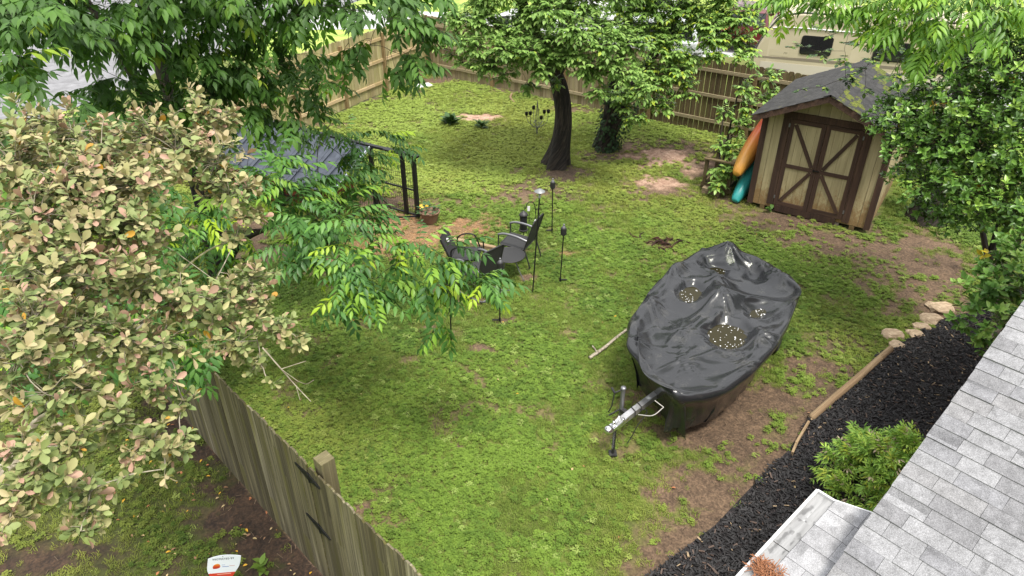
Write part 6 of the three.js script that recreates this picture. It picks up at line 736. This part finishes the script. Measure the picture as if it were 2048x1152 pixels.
plant({ name: 'evergreen_shrub', label: 'broad-leaved green shrub at the right edge beside the mulch and house roof', category: 'shrub', base: [7.3, 0, -8.7], minY: 0.1, lift: 0.1, bark: M.barkPale,
  trunks: [[[7.3, 0, -8.7, 0.04], [7.2, 0.6, -8.6, 0.03], [7.0, 1.2, -8.5, 0.02]], [[7.3, 0, -8.7, 0.04], [7.6, 0.7, -8.7, 0.03], [7.7, 1.4, -8.6, 0.02]]],
  clusters: [[5.59, 2.05, -7.06, 0.36], [5.78, 2.32, -7.06, 0.40], [5.82, 2.31, -6.74, 0.40], [5.44, 1.81, -6.88, 0.25], [5.59, 1.88, -6.66, 0.36], [5.43, 1.70, -6.52, 0.22], [5.62, 2.03, -6.44, 0.40], [5.86, 2.43, -7.35, 0.30], [5.91, 2.57, -7.10, 0.30], [5.59, 2.13, -6.82, 0.35], [5.87, 2.25, -6.52, 0.40]], twigs: 8, twigR: 0.004, flat: 0.9, leaf: rosetteHabit(6, 0.085, 0.125, { base: wpick([0.1, 0.3, 0.35, 0.24, 0.01]), leaf: (c, i) => rnd() < 0.7 ? c : pick([1, 2, 3]) }, 5), palette: [[0.07, 0.15, 0.035], [0.12, 0.25, 0.055], [0.19, 0.35, 0.075], [0.3, 0.46, 0.11], [0.45, 0.36, 0.03]], geos: [oneLeaf(0.56, 0.06, 0.1, 0.75), oneLeaf(0.5, 0.08, 0.15, 0.72)], matO: { roughness: 0.32 } });
const greenE = [[0.08, 0.18, 0.02], [0.13, 0.27, 0.025], [0.2, 0.37, 0.03], [0.32, 0.48, 0.035]];
plant({ name: 'sumac_tree', label: 'yellow green tree with narrow feathered leaves hanging in at upper right', category: 'tree', base: [11.2, 0, -12.2], minY: 3, lift: 0.1,
  trunks: [[[11.2, 0, -12.2, 0.16], [11.1, 3, -12.2, 0.13], [10.6, 5.2, -12.0, 0.1], [9.6, 6.4, -11.6, 0.05]]],
  clusters: [[3.34, 5.01, -8.78, 0.22], [3.73, 5.01, -8.63, 0.26], [4.06, 5.06, -8.48, 0.28], [4.28, 5.01, -8.14, 0.26], [4.38, 4.88, -7.71, 0.24], [3.19, 4.97, -8.83, 0.20], [3.55, 5.00, -8.70, 0.26], [3.90, 4.99, -8.55, 0.30], [4.23, 5.02, -8.39, 0.30], [4.32, 4.97, -7.76, 0.30], [4.47, 5.08, -7.70, 0.34], [4.22, 4.79, -7.55, 0.20], [4.38, 4.83, -7.47, 0.26], [4.70, 5.11, -7.57, 0.40], [4.89, 5.08, -7.44, 0.35], [4.06, 4.92, -8.35, 0.20], [4.58, 4.90, -7.60, 0.28], [3.71, 5.31, -9.00, 0.50], [4.21, 5.38, -8.45, 0.60], [4.62, 5.43, -8.01, 0.60]], twigs: 2.2, twigR: 0.004, flat: 0.6, leaf: pinnateHabit(4.5, 0.26, 0.38, wpick([0.28, 0.34, 0.26, 0.12]), 0.25), palette: greenE, geos: [leaflets(11, 0.3, 0.34, 0.25), leaflets(9, 0.31, 0.36, 0.15)], matO: { roughness: 0.42, transmission: 0.4 } });
plant({ name: 'small_leaved_tree', label: 'small-leaved tree with dark trunk right of the shed, thin branches over its roof', category: 'tree', base: [8.6, 0, -13.1], minY: 1.8, flare: 0.15, radial: 12, lift: 0.06,
  trunks: [[[8.6, -0.2, -13.1, 0.24], [8.65, 1.5, -13.2, 0.2], [8.6, 3.2, -13.4, 0.14], [8.4, 4.8, -13.5, 0.07]]],
  clusters: [[5.69, 4.11, -10.55, 0.26], [5.53, 4.28, -10.78, 0.28], [5.27, 4.23, -11.01, 0.22], [5.62, 3.95, -10.31, 0.22], [5.33, 3.92, -10.46, 0.25], [5.54, 3.74, -10.31, 0.22], [5.03, 4.05, -10.86, 0.20], [5.86, 3.92, -10.18, 0.25], [4.98, 3.73, -10.36, 0.20], [4.38, 4.00, -10.91, 0.22, 0.80], [4.64, 3.95, -10.79, 0.25], [4.97, 3.88, -10.63, 0.26], [5.32, 3.73, -10.65, 0.28], [5.62, 3.92, -10.77, 0.28], [5.01, 3.61, -10.54, 0.26], [4.70, 3.47, -10.64, 0.16, 0.80], [4.44, 3.40, -10.74, 0.10, 0.80], [5.35, 3.45, -10.56, 0.20], [5.34, 4.01, -11.04, 0.30], [5.69, 4.15, -10.90, 0.30], [4.94, 4.11, -11.25, 0.20], [5.84, 3.67, -10.59, 0.25], [4.62, 4.25, -11.31, 0.20, 0.70], [4.18, 3.98, -10.99, 0.12, 0.70], [6.03, 4.36, -11.10, 0.50], [5.65, 4.46, -11.32, 0.40]], twigs: 4.2, twigR: 0.004, flat: 0.35, leaf: alternateHabit(8, 0.06, 0.09, wpick([0.3, 0.35, 0.22, 0.13]), 0.05), palette: [[0.03, 0.065, 0.02], [0.055, 0.11, 0.028], [0.12, 0.2, 0.035], [0.24, 0.33, 0.03]], geos: [oneLeaf(0.62, 0.05, 0.1, 0.75)], matO: { roughness: 0.45 } });
plant({ name: 'planter_shrub', label: 'loose leafy shrub growing out of the planter beside the shed and kayaks', category: 'shrub', base: [5.0, 0, -15.6], minY: 0.2, lift: 0.1,
  trunks: [[[5.0, 0, -15.6, 0.03], [5.05, 1.0, -15.7, 0.024], [5.2, 2.2, -15.9, 0.014]], [[5.0, 0, -15.6, 0.025], [4.8, 0.8, -15.4, 0.02], [4.8, 1.6, -15.5, 0.012]]],
  clusters: [[5.27, 2.05, -15.78, 0.30], [5.78, 2.25, -15.88, 0.28], [4.84, 1.55, -15.56, 0.26], [5.17, 1.31, -15.37, 0.30], [4.78, 0.92, -15.15, 0.22], [5.04, 0.85, -15.03, 0.25], [5.41, 1.64, -15.62, 0.30], [5.91, 1.95, -15.75, 0.18], [4.64, 0.49, -14.58, 0.26], [4.55, 0.31, -14.31, 0.20], [4.90, 0.57, -14.53, 0.25], [5.74, 1.80, -15.66, 0.22]], twigs: 14, twigR: 0.004, flat: 1, leaf: alternateHabit(8, 0.09, 0.14, wpick([0.25, 0.3, 0.25, 0.14, 0.06])), palette: greenC, geos: [oneLeaf(0.5, 0.07, 0.15, 0.7)], matO: { roughness: 0.38 } });
{ // nandina: fine sprigs over a dome, pale flower heads here and there
  const cl = []; for (let i = 0; i < 46; i++) { const a = rr(0, 6.28), e = Math.acos(rr(0.0, 1)), R = 0.62; cl.push([4.4 + Math.sin(e) * Math.cos(a) * R * 1.0, 0.16 + Math.cos(e) * 0.56, -5.66 + Math.sin(e) * Math.sin(a) * R * 0.9, 0.15]); }
  const st = []; for (let k = 0; k < 7; k++) { const a = k * 0.9; st.push([[4.4, 0, -5.66, 0.012], [4.4 + Math.cos(a) * 0.15, 0.3, -5.66 + Math.sin(a) * 0.15, 0.01], [4.4 + Math.cos(a) * 0.28, 0.48, -5.66 + Math.sin(a) * 0.28, 0.006]]); }
  plant({ name: 'nandina_shrub', label: 'rounded fine-leaved light green shrub in the mulch beside the low roof', category: 'shrub', base: [4.4, 0, -5.66], minY: 0.1, lift: 0.1, trunks: st, clusters: cl, twigs: 40, pow: 1, twigR: 0.0015, flat: 1,
    leaf: (tip, td, out, add) => { const m = 3; for (let i = 0; i < m; i++) { const d = td.clone().add(rv(0.7)); d.y += 0.55; add(tip, d, up.clone().add(rv(0.5)), rr(0.08, 0.15), wpick([0.24, 0.34, 0.26, 0.1, 0.06])()); } }, palette: [[0.18, 0.33, 0.055], [0.29, 0.47, 0.075], [0.42, 0.6, 0.1], [0.4, 0.47, 0.06], [0.6, 0.47, 0.33]], geos: [leaflets(7, 0.3, 0.5, 0.1), leaflets(5, 0.28, 0.6, 0.2)], matO: { roughness: 0.45 } });
}
{ // weeds: a few taller ones that stand out
  const weed = (label, x, z, n, s, c) => { const P = []; for (let i = 0; i < n; i++) { const g = leafGeo(0.5), k = s * rr(0.7, 1.1); g.scale(k, k, k); g.rotateZ(rr(0.1, 0.9)); g.rotateY(rr(0, 6.28)); g.translate(rr(-0.3, 0.3) * s, rr(0.02, 0.8) * s, rr(-0.3, 0.3) * s); P.push(g); } const t = thing('weed', label, 'plant', [x, 0, z]); part('foliage', P, leafMat(c), t); part('stem', [rod([0, 0, 0], [0, s * 0.8, 0], 0.004)], leafMat([0.1, 0.16, 0.04]), t); };
  weed('small weed with four leaves at the shed left corner', 5.5, -13.55, 6, 0.16, [0.09, 0.19, 0.03]);
  weed('light green seedling beside the yard sign', -2.62, -4.72, 9, 0.14, [0.16, 0.26, 0.04]);
  weed('dark leafy weed clump left of the bare clay patch', -1.75, -19.3, 40, 0.3, [0.06, 0.12, 0.035]);
  weed('leafy weed clump below the bare clay patch', -0.85, -19.0, 26, 0.24, [0.08, 0.15, 0.04]);
  const L = [], m = new THREE.Matrix4(), q = new THREE.Quaternion(), c = new THREE.Color(), n = 260, im = shade(new THREE.InstancedMesh(oneLeaf(0.5, 0.1, 0.2, 0.7), std({ roughness: 0.7, side: THREE.DoubleSide }), n)); im.name = 'fallen_leaves'; im.userData = { kind: 'stuff', label: 'scattered yellow, orange and brown fallen leaves on soil and grass', category: 'leaves' };
  for (let i = 0; i < n; i++) { const near = i < 150; const s0 = rr(0, 1); let x, z; if (near) { const u = rr(-3.4, 0.6), o = rr(-0.02, 1.3); x = -2.4 + u * 0.707 - o * 0.707 ; z = -5.08 + u * 0.707 + o * 0.707; } else { x = rr(-4, 7.5); z = rr(-15, -5); } q.setFromEuler(new THREE.Euler(rr(-0.3, 0.3), rr(0, 6.28), rr(-0.3, 0.3))); const s = rr(0.025, 0.06); m.compose(V(x, groundY(x, z) + 0.03, z), q, V(s, s, s)); im.setMatrixAt(i, m); const t = rnd(); t < 0.22 ? c.setRGB(0.55, 0.3, 0.02) : t < 0.5 ? c.setRGB(0.4, 0.3, 0.14) : t < 0.75 ? c.setRGB(0.22, 0.12, 0.06) : c.setRGB(0.35, 0.13, 0.05); im.setColorAt(i, c); }
  scene.add(im);
}
scene.traverse((o) => { if (o.isMesh) { o.castShadow = true; o.receiveShadow = true; } });
renderer.render(scene, camera);
